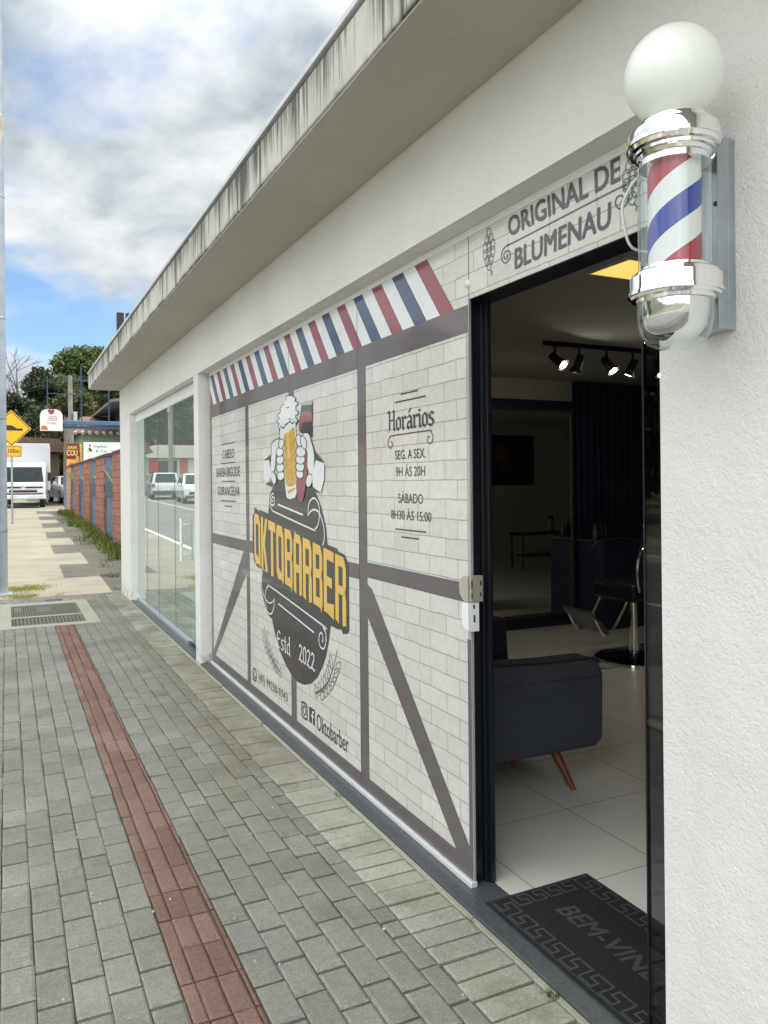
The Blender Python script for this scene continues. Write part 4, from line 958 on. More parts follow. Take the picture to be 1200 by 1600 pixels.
# barber chair
bc = thing('barber_chair', 'black barber chair with chrome armrests footrest and round base', 'barber chair', (5.08, 5.36, .006), 0)
BL = pm('black_leather', (.012, .012, .014), .4)
def rel(m, name, mt, **k): return m.build(name, mt, bc, **k)
X, Y = 5.08, 5.36
m = MB(); m.lathe([(0, .075), (.06, .07), (.20, .052), (.32, .030), (.345, .018), (.345, .006)], (X, Y, 0), 48); rel(m, 'base', pm('black_chrome', (.05, .05, .055), .12, .9), smooth=40)
m = MB(); m.lathe([(.335, .031), (.348, .026), (.35, .008), (.345, .0065)], (X, Y, 0), 48); m.build('base_rim', CH, bc, smooth=60)
m = MB(); m.cyl((X, Y, .07), (X, Y, .30), .045, seg=20); m.cyl((X, Y, .30), (X, Y, .56), .032, seg=20); rel(m, 'pedestal', CH, smooth=40)
m = MB(); m.box(X - .26, X + .28, Y - .27, Y + .27, .56, .72); rel(m, 'seat', BL, bevel=.04, seg=3, smooth=50)
m = MB(); m.prism([(X + .22, .70), (X + .34, .70), (X + .48, 1.30), (X + .37, 1.34)], 'y', Y - .25, Y + .25); rel(m, 'backrest', BL, bevel=.035, seg=3, smooth=50)
for s in (-1, 1):
    m = MB(); m.tube(smoothpath([(X - .22, Y + s * .30, .66), (X - .24, Y + s * .30, .84), (X - .20, Y + s * .30, 1.0), (X - .08, Y + s * .30, 1.06), (X + .30, Y + s * .30, 1.06), (X + .38, Y + s * .30, 1.0)], 5), .013, 10); rel(m, 'armrest', CH if s < 0 else BL, smooth=70)
    m = MB(); m.tube(smoothpath([(X - .24, Y + s * .17, .56), (X - .38, Y + s * .17, .36), (X - .50, Y + s * .17, .30), (X - .62, Y + s * .17, .50)], 5), .012, 10); rel(m, 'footrest_arm', CH, smooth=70)
m = MB(); m.add([(X - .46, Y - .19, .30), (X - .46, Y + .19, .30), (X - .66, Y + .19, .50), (X - .66, Y - .19, .50), (X - .45, Y - .19, .32), (X - .45, Y + .19, .32), (X - .65, Y + .19, .52), (X - .65, Y - .19, .52)], [(0, 1, 2, 3), (4, 5, 6, 7), (0, 1, 5, 4), (1, 2, 6, 5), (2, 3, 7, 6), (3, 0, 4, 7)]); rel(m, 'footrest', pm('grey_footrest', (.16, .16, .16), .35, .5), bevel=.006)
m = MB(); m.tube([(X + .03, Y - .05, .16), (X + .2, Y - .28, .22)], .007, 8); rel(m, 'pedal_lever', CH, smooth=60)
# counter
ct = thing('counter', 'dark navy counter cabinet against the slatted navy wall', 'counter', (6.5, 6.74, .006))
m = MB(); m.box(5.78, 7.4, 6.53, 6.98, .006, .94); m.build('cabinet', NAVY, ct, bevel=.004)
m = MB(); m.box(5.76, 7.43, 6.50, 6.98, .942, .975); m.build('counter_top', pm('dark_stone_top', (.03, .03, .035), .2), ct, bevel=.004)
for i, (x, y, h_) in enumerate(((5.82, 6.72, .16), (5.90, 6.70, .20), (5.99, 6.74, .22))):
    m = MB(); m.lathe([(0, 0), (.024, 0), (.026, .01), (.026, h_ * .6), (.012, h_ * .75), (.012, h_), (0, h_)], (x, y, .9755), 16)
    o = m.build('bottle', pm('dark_bottle_%s' % 'abc'[i], [(.12, .12, .13), (.02, .02, .025), (.03, .02, .015)][i], .2), None, smooth=45); tag(o, ['short grey bottle at the left end of the navy counter', 'dark bottle between the short grey one and the tallest one', 'tallest brown bottle on the navy counter'][i], 'bottle', 'bottles on the counter')
# mirror
mr = thing('wall_mirror', 'large floor mirror in a thin gold frame on the back wall', 'mirror', (4.4, 7.0, .14))
m = MB(); m.box(2.96, 5.715, 6.990, 7.002, .17, 2.385); m.build('mirror_glass', MAT['mirror'], mr)
GOLD = pm('gold_frame', (.13, .09, .045), .35, .6)
m = MB(); m.box(2.93, 5.75, 6.975, 7.005, 2.387, 2.42); m.box(2.93, 5.75, 6.975, 7.005, .135, .168); m.box(2.93, 2.958, 6.975, 7.005, .168, 2.387); m.box(5.717, 5.75, 6.975, 7.005, .168, 2.387); m.build('gold_frame', GOLD, mr, bevel=.003)
# wall with the poster, opposite the mirror
o = MB().box(8.25, 9.58, 1.101, 1.125, 1.54, 2.53)
po = thing('poster', 'dark wall poster with blurred warm brown shapes reflected in the mirror', 'poster', (8.9, 1.11, 1.54))
def mk_poster():
    n = NT('dark_poster_print'); v = n.noise(2.6, 5, .6, dist=.6)
    sp = n.N.new('ShaderNodeTexGradient'); sp.gradient_type = 'SPHERICAL'; n.L.new(n.co((2.6, 1, 1.9), (.2, 0, -1.1)), sp.inputs[0])
    c = n.mix(n.ramp(v, [(.42, 0.), (.7, 1.)]), (.010, .010, .018), (.05, .035, .03)); c = n.mix(n.math('MULTIPLY', n.ramp(sp.outputs[0], [(.35, 0.), (.9, 1.)]), n.ramp(n.noise(6, 4, .6), [(.35, .15), (.6, 1.)])), c, (.30, .14, .07))
    n.set('Base Color', c); n.set('Roughness', .4); return n.mat
o.build('print', mk_poster(), po)
tb = thing('side_table', 'dark slim side table below the poster reflected in the mirror', 'table', (9.1, 2.0, .006))
m = MB(); m.box(8.5, 9.65, 1.78, 2.2, .62, .66); m.build('table_top', MAT['black'], tb, bevel=.004)
m = MB(); m.box(8.62, 9.5, 1.82, 2.16, .22, .245); m.build('lower_shelf', MAT['black'], tb)
for x in (8.55, 9.58):
    for y in (1.80, 2.16): m = MB(); m.cyl((x, y, .006), (x, y, .62), .014, seg=8); m.build('leg', MAT['black'], tb)
th = thing('thermos', 'steel thermos jug with black lid on the slim side table', 'thermos', (9.3, 2.0, .661))
m = MB(); m.lathe([(0, 0), (.06, 0), (.062, .01), (.062, .22), (.05, .25), (0, .25)], (9.3, 2.0, .661), 20); m.build('body', pm('thermos_steel', (.2, .2, .2), .3, .8), th, smooth=40)
m = MB(); m.lathe([(.05, .2505), (.055, .26), (.05, .30), (0, .31)], (9.3, 2.0, .661), 20); m.cyl((9.37, 2, .70), (9.37, 2, .88), .01, seg=8); m.build('lid', MAT['black'], th, smooth=40)

# ------------------------------------------------------------------ things near the street
lp = thing('lamp_post', 'tall grey galvanised street pole at the left edge beside the kerb', 'pole', (-.10, 12.9, 0))
m = MB(); m.cyl((-.108, 12.9, .0), (-.075, 12.9, 9.5), .118, .085, 28); m.build('shaft', MAT['polegalv'], lp, smooth=40)
for z in (.95, 2.62, 4.1, 5.9, 7.1): x = -.108 + .033 * z / 9.5; r = .118 - .033 * z / 9.5; m = MB(); m.cyl((x, 12.9, z), (x, 12.9, z + .03), r + .005, seg=28); m.build('band', MAT['galv'], lp, smooth=40)
m = MB(); m.cyl((-.105, 12.9, 6.55), (-.083, 12.9, 7.1), .104, .102, 28); m.build('pasted_label', pm('faded_paper', (.36, .32, .31), .8, 0, .2, 8), lp, smooth=40)
m = MB(); m.box(-.28, .065, 12.74, 13.06, -.01, .035); m.build('base_plate', MAT['galv'], lp, bevel=.005)
# rooftop panels
for i, (x, lab) in enumerate(((1.30, 'wider black upright panel on the flat roof, left of the pair'), (1.412, 'narrower black upright panel on the flat roof, right of the pair'))):
    t = thing('roof_panel', lab, 'sign panel', (x + .04, 10.55, 3.33), group='black panels standing on the roof')
    m = MB(); m.box(x, x + (.085 if i == 0 else .07), 10.52, 10.60, 3.575, 3.845); m.build('board', pm('black_board', (.012, .013, .02), .5), t, bevel=.004)
    m = MB(); m.box(x + .005, x + .045, 10.53, 10.59, 3.30, 3.575); m.build('foot', MAT['black'], t)
# boundary wall, one wall with its piers
bw_ = thing('boundary_wall', 'brick pillared boundary wall with blue grey panels beyond the shop', 'wall', (2.5, 27, .29))
def mk_brick(name, c1, c2, mort, w=.40, h_=.19):
    n = NT(name); v = n.N.new('ShaderNodeSeparateXYZ'); n.L.new(n.tc.outputs['Object'], v.inputs[0]); cb2 = n.N.new('ShaderNodeCombineXYZ'); n.L.new(n.math('ADD', v.outputs[0], v.outputs[1]), cb2.inputs[0]); n.L.new(v.outputs[2], cb2.inputs[1])
    br = n.N.new('ShaderNodeTexBrick'); n.L.new(cb2.outputs[0], br.inputs[0]); br.inputs['Scale'].default_value = 1; br.inputs['Brick Width'].default_value = w; br.inputs['Row Height'].default_value = h_; br.inputs['Mortar Size'].default_value = .012
    br.inputs['Color1'].default_value = (*c1, 1); br.inputs['Color2'].default_value = (*c2, 1); br.inputs['Mortar'].default_value = (*mort, 1)
    n.set('Base Color', n.mix(1., br.outputs[0], n.ramp(n.noise(3, 5, .6), [(.3, .8), (.7, 1.15)]), 'MULTIPLY')); n.set('Roughness', .9); n.bump(br.outputs['Fac'], -.5, .01); return n.mat
MAT['brick'] = mk_brick('red_block', (.31, .125, .085), (.40, .17, .115), (.16, .07, .055))
MAT['brick_orange'] = mk_brick('orange_block', (.55, .26, .13), (.62, .32, .17), (.28, .15, .09))
BG = pm('blue_grey_paint', (.125, .165, .235), .75, 0, .22, 2.5, .3, 30)
BGD = pm('darker_blue_grey_paint', (.07, .095, .135), .75, 0, .2, 3)
TOPZ = 2.42
piers = [(14.5, 16.45), (18.7, 20.75), (22.85, 24.95), (27.0, 29.1), (31.2, 33.3), (35.6, 37.6)]
for i, (a, c) in enumerate(piers):
    m = MB(); zt_ = TOPZ + .004 * i; m.box(2.42, 2.46, a, c, g(a) - .1, zt_, 0 if i < 5 else 2); m.box(2.46, 2.72, a, c, g(a) - .1, zt_, 1)
    pr = m.build('pier', [MAT['brick'], BG, MAT['brick_orange']], bw_)
    m = MB(); m.prism([(2.37, zt_ + .002), (2.77, zt_ + .002), (2.72, zt_ + .055), (2.57, zt_ + .09), (2.42, zt_ + .055)], 'y', a - .06, c + .06); m.build('coping', pm('dark_coping_%d' % i if 0 else 'dark_coping', (.11, .055, .042), .85, 0, .3, 4), pr)
    if i < len(piers) - 1:
        d0, d1 = c, piers[i + 1][0]
        m = MB(); m.box(2.50, 2.62, d0, d1, g(d0) - .1, 1.32, 0); m.box(2.47, 2.64, d0, d1, 1.32, 1.70, 1); m.build('panel', [BG, BGD], bw_)
m = MB(); m.box(2.50, 2.62, 12.5, 14.5, -.05, 1.70); m.build('panel', BG, bw_)
sp_ = []
for i in range(5):
    d0, d1 = piers[i][1], piers[i + 1][0]
    for k_ in range(9): sp_.append((2.9 + rnd.uniform(0, .4), rnd.uniform(d0, d1), 1.40 + g(d0) * .3, rnd.uniform(.4, .75), 22, .12))
blades('tall_grass', MAT['grass_dry'], sp_, kind='stuff')

# road sign
rs_ = thing('road_sign', 'yellow diamond speed bump sign with a 100m plate on a thin post', 'road sign', (.17, 29.2, g(29.2)))
YEL = pm('sign_yellow', (.80, .43, .012), .45, 0, .05, 4); BLK = MAT['black']
m = MB(); m.cyl((.17, 29.24, g(29.2)), (.17, 29.24, 3.9), .035, seg=12); m.build('post', MAT['galv'], rs_, smooth=40)
SG = Matrix.Translation(Vector((.17, 29.18, 3.575)) - rs_.location) @ Matrix.Rotation(R(8), 4, 'Z') @ Matrix.Rotation(math.pi / 2, 4, 'X')
m = MB(); q = .62; m.prism([(q, 0), (0, q), (-q, 0), (0, -q)], 'z', -.01, 0); face = m.build('diamond_plate', YEL, rs_, matrix=SG)
m = MB(); m.ribbon([(.565, 0), (0, .565), (-.565, 0), (0, -.565)], .022, .004, closed=True)
m.poly([(p_.x, p_.y) for p_ in smoothpath([(-.36, -.075), (.35, -.075), (.35, .0), (.16, .0), (.08, .06), (-.02, .10), (-.14, .10), (-.24, .05), (-.36, 0.0)], 1, True)], .004); m.build('bump_symbol', BLK, rs_, matrix=SG)
SG2 = Matrix.Translation(Vector((.235, 29.18, 2.80)) - rs_.location) @ Matrix.Rotation(R(8), 4, 'Z') @ Matrix.Rotation(math.pi / 2, 4, 'X')
m = MB(); m.box(-.25, .25, -.195, .195, -.01, 0); m.build('distance_plate', YEL, rs_, matrix=SG2)
m = MB(); m.ribbon([(-.22, -.165), (.22, -.165), (.22, .165), (-.22, .165)], .014, .004, closed=True); text_mb('100m', -.17, .17, -.06, .075, .004, .01, mb=m); m.build('distance_text', BLK, rs_, matrix=SG2)

# ---- vehicles
def wheel(parent, x, y, r, w, zc):
    m = MB(); m.cyl((x - w / 2, y, zc), (x + w / 2, y, zc), r, seg=24); t = m.build('wheel', MAT['rubber'], parent, world=False, bevel=.02, smooth=40)
    m = MB(); m.cyl((x - w / 2 - .012, y, zc), (x + w / 2 + .012, y, zc), r * .6, seg=18); m.build('rim', pm('wheel_rim', (.45, .46, .47), .35, .7), t, world=False, smooth=40)
def car(name, label, loc, rz, col, suv=True, group=None, colname='paint'):
    c = thing(name, label, 'car', loc, rz, group); H = 1.72 if suv else 1.48; Lh, Wd = 2.25, .90
    paint = pm('car_' + colname, col, .3, .25, .03, 3, coat=1.)
    m = MB()
    prof = [(-Lh, .42), (-Lh, .80), (-Lh + .12, .98), (-1.05, 1.05), (Lh - .08, 1.02), (Lh, .86), (Lh, .40), (Lh - .2, .30), (-Lh + .2, .30)]
    n = len(prof)
    xs = [(-Wd, .0), (-Wd + .05, .06), (Wd - .05, .06), (Wd, 0)]
    m.prism(prof, 'x', -Wd, Wd); body = m.build('body', paint, c, world=False, bevel=.07, seg=3, smooth=40)
    m = MB(); rt = H; 
    lo = [(-Wd + .03, -1.12), (Wd - .03, -1.12), (Wd - .03, Lh - .22), (-Wd + .03, Lh - .22)] if suv else [(-Wd + .03, -1.0), (Wd - .03, -1.0), (Wd - .03, 1.7), (-Wd + .03, 1.7)]
    hi = [(-Wd + .20, -.35), (Wd - .20, -.35), (Wd - .20, Lh - .50), (-Wd + .20, Lh - .50)] if suv else [(-Wd + .22, -.25), (Wd - .22, -.25), (Wd - .22, 1.05), (-Wd + .22, 1.05)]
    m.add([(x, y, 1.0) for x, y in lo] + [(x, y, rt) for x, y in hi], [(3, 2, 1, 0), (4, 5, 6, 7), (0, 1, 5, 4), (1, 2, 6, 5), (2, 3, 7, 6), (3, 0, 4, 7)])
    m.build('cabin', paint, c, world=False, bevel=.05, seg=3, smooth=40)
    def glassquad(i, j, f0, f1, nm):          # inset window on a cabin side
        a, b_, c_, d_ = Vector((*lo[i], 1.0)), Vector((*lo[j], 1.0)), Vector((*hi[j], rt)), Vector((*hi[i], rt))
        pt = lambda s, t: (a + (b_ - a) * s) * (1 - t) + (d_ + (c_ - d_) * s) * t
        nrm = (b_ - a).cross(d_ - a).normalized() * .012
        m = MB(); q = [pt(f0, .12), pt(f1, .12), pt(f1, .88), pt(f0, .88)]; m.add([p_ + nrm for p_ in q] + [p_ - nrm for p_ in q], [(0, 1, 2, 3), (7, 6, 5, 4), (0, 4, 5, 1), (1, 5, 6, 2), (2, 6, 7, 3), (3, 7, 4, 0)]); m.build(nm, MAT['car_glass'], c, world=False)
    glassquad(0, 1, .08, .92, 'windscreen'); glassquad(2, 3, .1, .9, 'rear_window')
    for (i, j) in ((1, 2), (3, 0)): glassquad(i, j, .07, .46, 'side_window'); glassquad(i, j, .52, .93, 'side_window')
    for s in (-1, 1):
        for y in (-1.4, 1.4): wheel(c, s * (Wd - .10), y, .35, .22, .35)
        m = MB(); m.box(s * .72 - .15, s * .72 + .15, -Lh - .012, -Lh + .10, .68, .84); m.build('headlight', pm('lamp_glass', (.75, .77, .78), .15), c, world=False, bevel=.02)
        m = MB(); m.box(s * .78 - .10, s * .78 + .10, Lh - .10, Lh + .012, .75, 1.0); m.build('tail_light', pm('red_lamp', (.35, .02, .02), .2), c, world=False, bevel=.02)
        m = MB(); m.box(s * (Wd + .09) - .09, s * (Wd + .09) + .09, -.82, -.72, 1.02, 1.16); m.build('door_mirror', paint, c, world=False, bevel=.03)
    m = MB(); m.box(-.62, .62, -Lh - .014, -Lh + .05, .50, .66); m.build('grille', MAT['black'], c, world=False, bevel=.01)
    m = MB(); m.box(-.24, .24, Lh - .02, Lh + .016, .58, .70); m.build('number_plate', MAT['white_plastic'], c, world=False)
    for q in ((-Lh - .02, -Lh + .06, .30, .44), (Lh - .06, Lh + .02, .32, .55)): m = MB(); m.box(-Wd + .05, Wd - .05, *q); m.build('bumper', pm('bumper_plastic', (.06, .06, .065), .6), c, world=False, bevel=.02)
    return c
car('parked_car', 'white car half hidden behind the blue grey gate post beside the truck', (3.25, 47, g(47) - .02), R(8), (.75, .76, .77), False, colname='white')
car('parked_car', 'silver sport utility vehicle reflected in the shop window, left of a white car', (-6.15, 53.5, g(53) - .13), R(186), (.50, .55, .60), True, colname='silver')
car('parked_car', 'white sport utility vehicle reflected at the right edge of the shop window', (-6.75, 46.5, g(46) - .13), R(5), (.72, .74, .76), True, colname='pearl')
# truck, faces the camera
tkx, tky = .72, 41.2
tr = thing('delivery_truck', 'white box truck facing the camera behind the yellow road sign', 'truck', (tkx, tky, g(41.2) - .03), R(-3)); tr.scale = (.9, .9, .9)
TW = pm('truck_white', (.60, .62, .64), .35, 0, .03, 3, coat=.6)
def tb_(m, name, mt, par=None, **k): return m.build(name, mt, par or tr, world=False, **k)
m = MB(); m.box(-1.28, 1.30, 1.75, 7.6, .95, 3.55); tb_(m, 'cargo_box', pm('cargo_panel', (.50, .52, .56), .5, 0, .04, 2), bevel=.03)
m = MB(); m.prism([(0, .48), (-.02, 1.25), (.16, 1.34), (.52, 2.28), (.72, 2.46), (1.65, 2.46), (1.65, .48)], 'x', -1.09, 1.09); tb_(m, 'cab', TW, bevel=.06, seg=3, smooth=40)
m = MB(); a, c = Vector((0, .168, 1.42)), Vector((0, .515, 2.24)); 
m.add([(-1.0, .168, 1.42), (1.0, .168, 1.42), (.92, .49, 2.22), (-.92, .49, 2.22), (-1.0, .23, 1.40), (1.0, .23, 1.40), (.92, .56, 2.20), (-.92, .56, 2.20)], [(0, 1, 2, 3), (7, 6, 5, 4), (0, 4, 5, 1), (1, 5, 6, 2), (2, 6, 7, 3), (3, 7, 4, 0)]); tb_(m, 'windscreen', MAT['car_glass'])
m = MB(); m.box(-.95, .95, -.035, .02, 1.08, 1.16); m.box(-.80, .80, -.04, .02, .86, .97); m.box(-.95, .95, -.05, .02, .74, .80); tb_(m, 'grille', MAT['black'], bevel=.01)
m = MB(); m.lathe([(.09, 0), (.105, .01), (.12, 0)], (0, 0, 0), 20); m.ribbon([(-.06, .055), (-.02, -.03), (0, .01), (.02, -.03), (.06, .055)], .018, .008); tb_(m, 'emblem', CH, matrix=Matrix.Translation((0, -.04, 1.12)) @ Matrix.Rotation(math.pi / 2, 4, 'X'))
m = MB(); m.box(-1.12, 1.12, -.10, .05, .50, .72); tb_(m, 'bumper', pm('truck_bumper', (.62, .64, .66), .4), bevel=.03)
for s in (-1, 1):
    m = MB(); m.box(s * .85 - .17, s * .85 + .17, -.06, .03, .83, 1.0); tb_(m, 'headlight', pm('truck_lamp', (.7, .72, .74), .15), bevel=.03)
    m = MB(); m.tube([(s * 1.09, .35, 1.9), (s * 1.24, .22, 1.9)], .015, 6); m.box(s * 1.27 - .08, s * 1.27 + .08, .18, .24, 1.45, 1.92); tb_(m, 'door_mirror', MAT['black'], bevel=.01)
    for y in (.95, 5.9): wheel(tr, s * .92, y, .40, .26, .40)
m = MB(); m.box(-.25, .25, -.112, -.09, .54, .66); tb_(m, 'number_plate', MAT['white_plastic'])
m = MB(); m.box(-.5, .5, 1.7, 7.4, .60, .94); tb_(m, 'chassis', MAT['black'])

# ------------------------------------------------------------------ signs, poles and houses beyond
BLUE = pm('blue_steel', (.055, .14, .26), .45, 0, .15, 5); BLUED = pm('dark_blue_steel', (.02, .055, .12), .5)
fr = thing('sign_gantry', 'blue steel sign frame reaching over the sidewalk from behind the shop', 'sign frame', (4.3, 32, g(32)))
m = MB(); m.box(1.62, 4.75, 31.95, 32.13, 3.94, 4.10); m.build('beam', BLUE, fr, bevel=.02)
m = MB(); m.box(1.60, 4.75, 31.96, 32.12, 3.80, 3.90); m.build('lower_beam', BLUED, fr)
for x, z1 in ((4.62, 5.9), (3.62, 5.7), (2.62, 6.2), (1.42, 5.75)): m = MB(); w2 = .022 if x < 4 else .05; m.box(x - w2, x + w2, 32.0, 32.06, 3.9 if x < 4 else g(32), z1); m.build('upright', BLUED, fr)
m = MB(); m.box(1.42, 2.9, 32.01, 32.04, 5.09, 5.12); m.build('rail', BLUED, fr)
ar = thing('arched_sign', 'white arched sign with red emblem hanging at the end of the blue frame', 'sign', (1.55, 31.8, 3.7))
ap = [(1.15, 3.68), (1.93, 3.68), (1.93, 4.28), (1.86, 4.42), (1.72, 4.49), (1.36, 4.49), (1.21, 4.42), (1.15, 4.28)]
m = MB(); m.prism(ap, 'y', 31.76, 31.88); m.build('board', pm('sign_white', (.78, .79, .78), .5, 0, .04), ar)
AM = Matrix.Translation(Vector((1.54, 31.757, 4.08)) - ar.location) @ Matrix.Rotation(math.pi / 2, 4, 'X')
m = MB(); m.poly([(-.13, .36), (-.06, .41), (0, .38), (.06, .41), (.11, .36), (.09, .28), (0, .20), (-.09, .27)], .004); m.build('emblem', pm('sign_red', (.40, .03, .05), .5), ar, matrix=AM)
m = MB(); 
for i, (x0_, x1_, z_) in enumerate(((-.1, .2, .13), (-.15, .22, .06), (-.1, .2, 0))): m.ribbon([(x0_ + (x1_ - x0_) * t / 8, z_ + .018 * (-1) ** t) for t in range(9)], .016, .004)
m.build('script_text', pm('faded_red_print', (.45, .20, .18), .6), ar, matrix=AM)
m = MB(); m.ribbon([(-.16, -.13), (-.12, -.06), (-.06, -.15), (0, -.08), (.06, -.15), (.06, -.08), (.12, -.15), (.16, -.08)], .014, .004); m.build('lower_text', pm('violet_print', (.22, .18, .32), .6), ar, matrix=AM)
m = MB(); m.poly([(-.36, -.36), (-.12, -.36), (-.16, -.24), (-.28, -.20), (-.36, -.26)], .004); m.build('corner_print', pm('orange_print', (.60, .17, .04), .6), ar, matrix=AM)
# banners
bn = thing('fast_food_banner', 'dark red and yellow fast food banner behind the boundary wall', 'banner', (4.0, 42, 1.9))
m = MB(); m.box(2.72, 3.42, 41.98, 42.02, 2.1, 3.72, 0); m.build('cloth', pm('banner_yellow', (.72, .40, .08), .6, 0, .15, 3), bn)
BM = Matrix.Translation(Vector((2.72, 41.975, 2.1)) - bn.location) @ Matrix.Rotation(math.pi / 2, 4, 'X')
m = MB(); m.poly([(0, .85), (.42, .85), (.42, 1.0), (.58, 1.0), (.62, .05), (.66, .05), (.60, 1.62), (0, 1.62)], .004); m.build('red_panel', pm('banner_red', (.20, .022, .02), .6), bn, matrix=BM)
m = text_mb('COU', .02, .50, 1.02, 1.30, .009, .03); text_mb('BURGER', .06, .50, 1.36, 1.50, .009, .02, mb=m); m.build('banner_text', pm('banner_lettering', (.85, .60, .16), .6), bn, matrix=BM)
m = MB(); m.poly([(.0, .0), (.5, 0), (.5, .2), (.3, .32), (0, .30)], .006, 0); m.poly([(.06, .52), (.2, .66), (.38, .62), (.52, .50), (.36, .44), (.14, .44)], .008, 1); m.build('banner_picture', [pm('banner_pale', (.70, .66, .55), .6), pm('banner_orange', (.55, .10, .03), .6)], bn, matrix=BM)
bn2 = thing('white_banner', 'white shop banner with green lettering above the boundary wall', 'banner', (5.5, 41, 1.9))
m = MB(); m.box(3.43, 6.6, 40.98, 41.02, 1.9, 3.76); m.build('cloth', pm('banner_white', (.80, .81, .82), .6, 0, .04), bn2)
BM2 = Matrix.Translation(Vector((3.43, 40.975, 1.9)) - bn2.location) @ Matrix.Rotation(math.pi / 2, 4, 'X')
m = text_mb('Fragrância', .48, 1.08, 1.55, 1.72, .005, .015); text_mb('& Cia', .56, 1.08, 1.36, 1.49, .005, .015, mb=m); m.build('banner_text', pm('green_lettering', (.10, .38, .30), .6), bn2, matrix=BM2)
m = MB(); m.poly([(.24, 1.72), (.32, 1.75), (.34, 1.66), (.26, 1.64)], .005, 0); m.poly([(.14, 1.38), (.22, 1.52), (.30, 1.42)], .005, 1); m.poly([(.22, 1.54), (.28, 1.60), (.40, 1.44), (.34, 1.36)], .006, 2); m.build('banner_logo', [pm('logo_plum', (.2, .03, .07), .6), pm('logo_yellow', (.6, .5, .05), .6), pm('logo_dark', (.03, .02, .02), .6)], bn2, matrix=BM2)
# gate post panel
gp = MB(); gp.box(2.55, 3.0, 40.6, 40.72, g(40.6) - .05, 2.20); gp.box(2.50, 2.56, 40.58, 40.74, g(40.6) - .05, 2.26); tag(gp.build('gate_panel', BG, bevel=.01), 'blue grey metal gate panel at the far end of the boundary wall', 'gate')
# utility poles
CONC = pm('grey_pole_concrete', (.22, .21, .19), .9, 0, .2, 3)
def upole(name, label, x, y, h_, r, lean, mt, arms=True):
    t = thing(name, label, 'utility pole', (x, y, g(y)), group=None)
    m = MB(); m.cyl((x, y, g(y) - .2), (x + lean, y, g(y) + h_), r * 1.25, r, 12); m.build('shaft', mt, t, smooth=40)
    if arms:
        m = MB(); m.box(x + lean - .35, x + lean + 1.0, y - .05, y + .05, g(y) + h_ - .28, g(y) + h_ - .16); m.build('crossarm', BLUED, t)
        m = MB(); m.cyl((x + .18, y - .2, g(y) + h_ - 2.6), (x + .18, y - .2, g(y) + h_ - 1.9), .12, seg=12); m.build('transformer', MAT['galv'], t, smooth=40)
        m = MB()
        for dx in (-.3, 0, .45, .9): m.cyl((x + lean + dx, y, g(y) + h_ - .16), (x + lean + dx, y, g(y) + h_ + .02), .035, seg=8)
        m.build('insulator', pm('brown_insulator', (.10, .06, .04), .3), t)
    return t
upole('utility_pole', 'tall concrete utility pole with crossarm between truck and banners', 3.10, 44, 6.75, .115, -.05, CONC)
upole('wooden_pole', 'shorter leaning wooden pole left of the concrete utility pole', 2.72, 43, 4.5, .10, .05, pm('old_pole_wood', (.16, .14, .11), .9, 0, .3, 3), False)
w_ = MB()
for (z_, dx) in ((7.35, -.3), (7.35, .45), (7.35, .9)):
    for (x1_, y1_, z1_) in ((-14, 95, 11.5), (30, 40, 9.0)):
        w_.tube([(3.05 + dx + (x1_ - 3.05) * t / 10, 44 + (y1_ - 44) * t / 10, g(44) + z_ - .6 + (z1_ - z_ - .8) * t / 10 - 1.2 * math.sin(math.pi * t / 10)) for t in range(11)], .014, 4)
tag(w_.build('power_lines', MAT['black']), 'thin dark power lines running from the concrete utility pole', 'power lines')
# houses behind
def roofmat():
    n = NT('clay_roof'); w = n.N.new('ShaderNodeTexWave'); w.bands_direction = 'X'; w.inputs['Scale'].default_value = 4; n.L.new(n.co(), w.inputs[0]); c = n.mix(w.outputs[1], (.09, .05, .045), (.20, .12, .10)); n.set('Base Color', n.mix(1., c, n.ramp(n.noise(4, 4), [(.3, .7), (.7, 1.2)]), 'MULTIPLY')); n.set('Roughness', .9); return n.mat
CLAY = roofmat()
gh = thing('green_house', 'pale green house with clay tile roof behind the banners', 'house', (6, 52, g(52)))
m = MB(); m.box(4.1, 9.5, 50, 56, g(50) - .2, 4.75); m.build('wall', pm('pale_green_paint', (.30, .42, .27), .8, 0, .08), gh)
m = MB(); m.box(4.15, 5.6, 49.95, 50.02, 3.3, 4.25); m.build('window', MAT['car_glass'], gh)
m = MB(); m.add([(3.6, 49.4, 4.72), (10, 49.4, 4.72), (9, 53, 6.0), (4.3, 53, 6.0), (3.6, 56.6, 4.72), (10, 56.6, 4.72)], [(0, 1, 2, 3), (3, 2, 5, 4), (0, 3, 4), (1, 5, 2), (0, 4, 5, 1)]); m.build('roof', CLAY, gh)
m = MB()
for i in range(16): m.cyl((3.7 + i * .4, 49.36, 4.72), (3.7 + i * .4, 49.6, 4.78), .10, .10, 10)
m.build('eave_tiles', pm('pale_eave', (.45, .40, .36), .8), gh)
dh = thing('teal_building', 'tall dark teal building with a pale downpipe right of the green house', 'building', (9, 46, g(46)))
m = MB(); m.box(6.2, 14, 44, 54, g(44) - .2, 6.6); m.build('wall', pm('dark_teal_paint', (.045, .075, .085), .8, 0, .15, 1.5), dh)
m = MB(); m.cyl((6.12, 43.9, g(44)), (6.12, 43.9, 6.3), .06, seg=10); m.tube([(6.12, 43.9, 6.3), (6.0, 43.7, 6.55), (5.7, 43.6, 6.65)], .06, 8); m.build('downpipe', pm('pale_pipe', (.45, .46, .45), .6), dh, smooth=50)
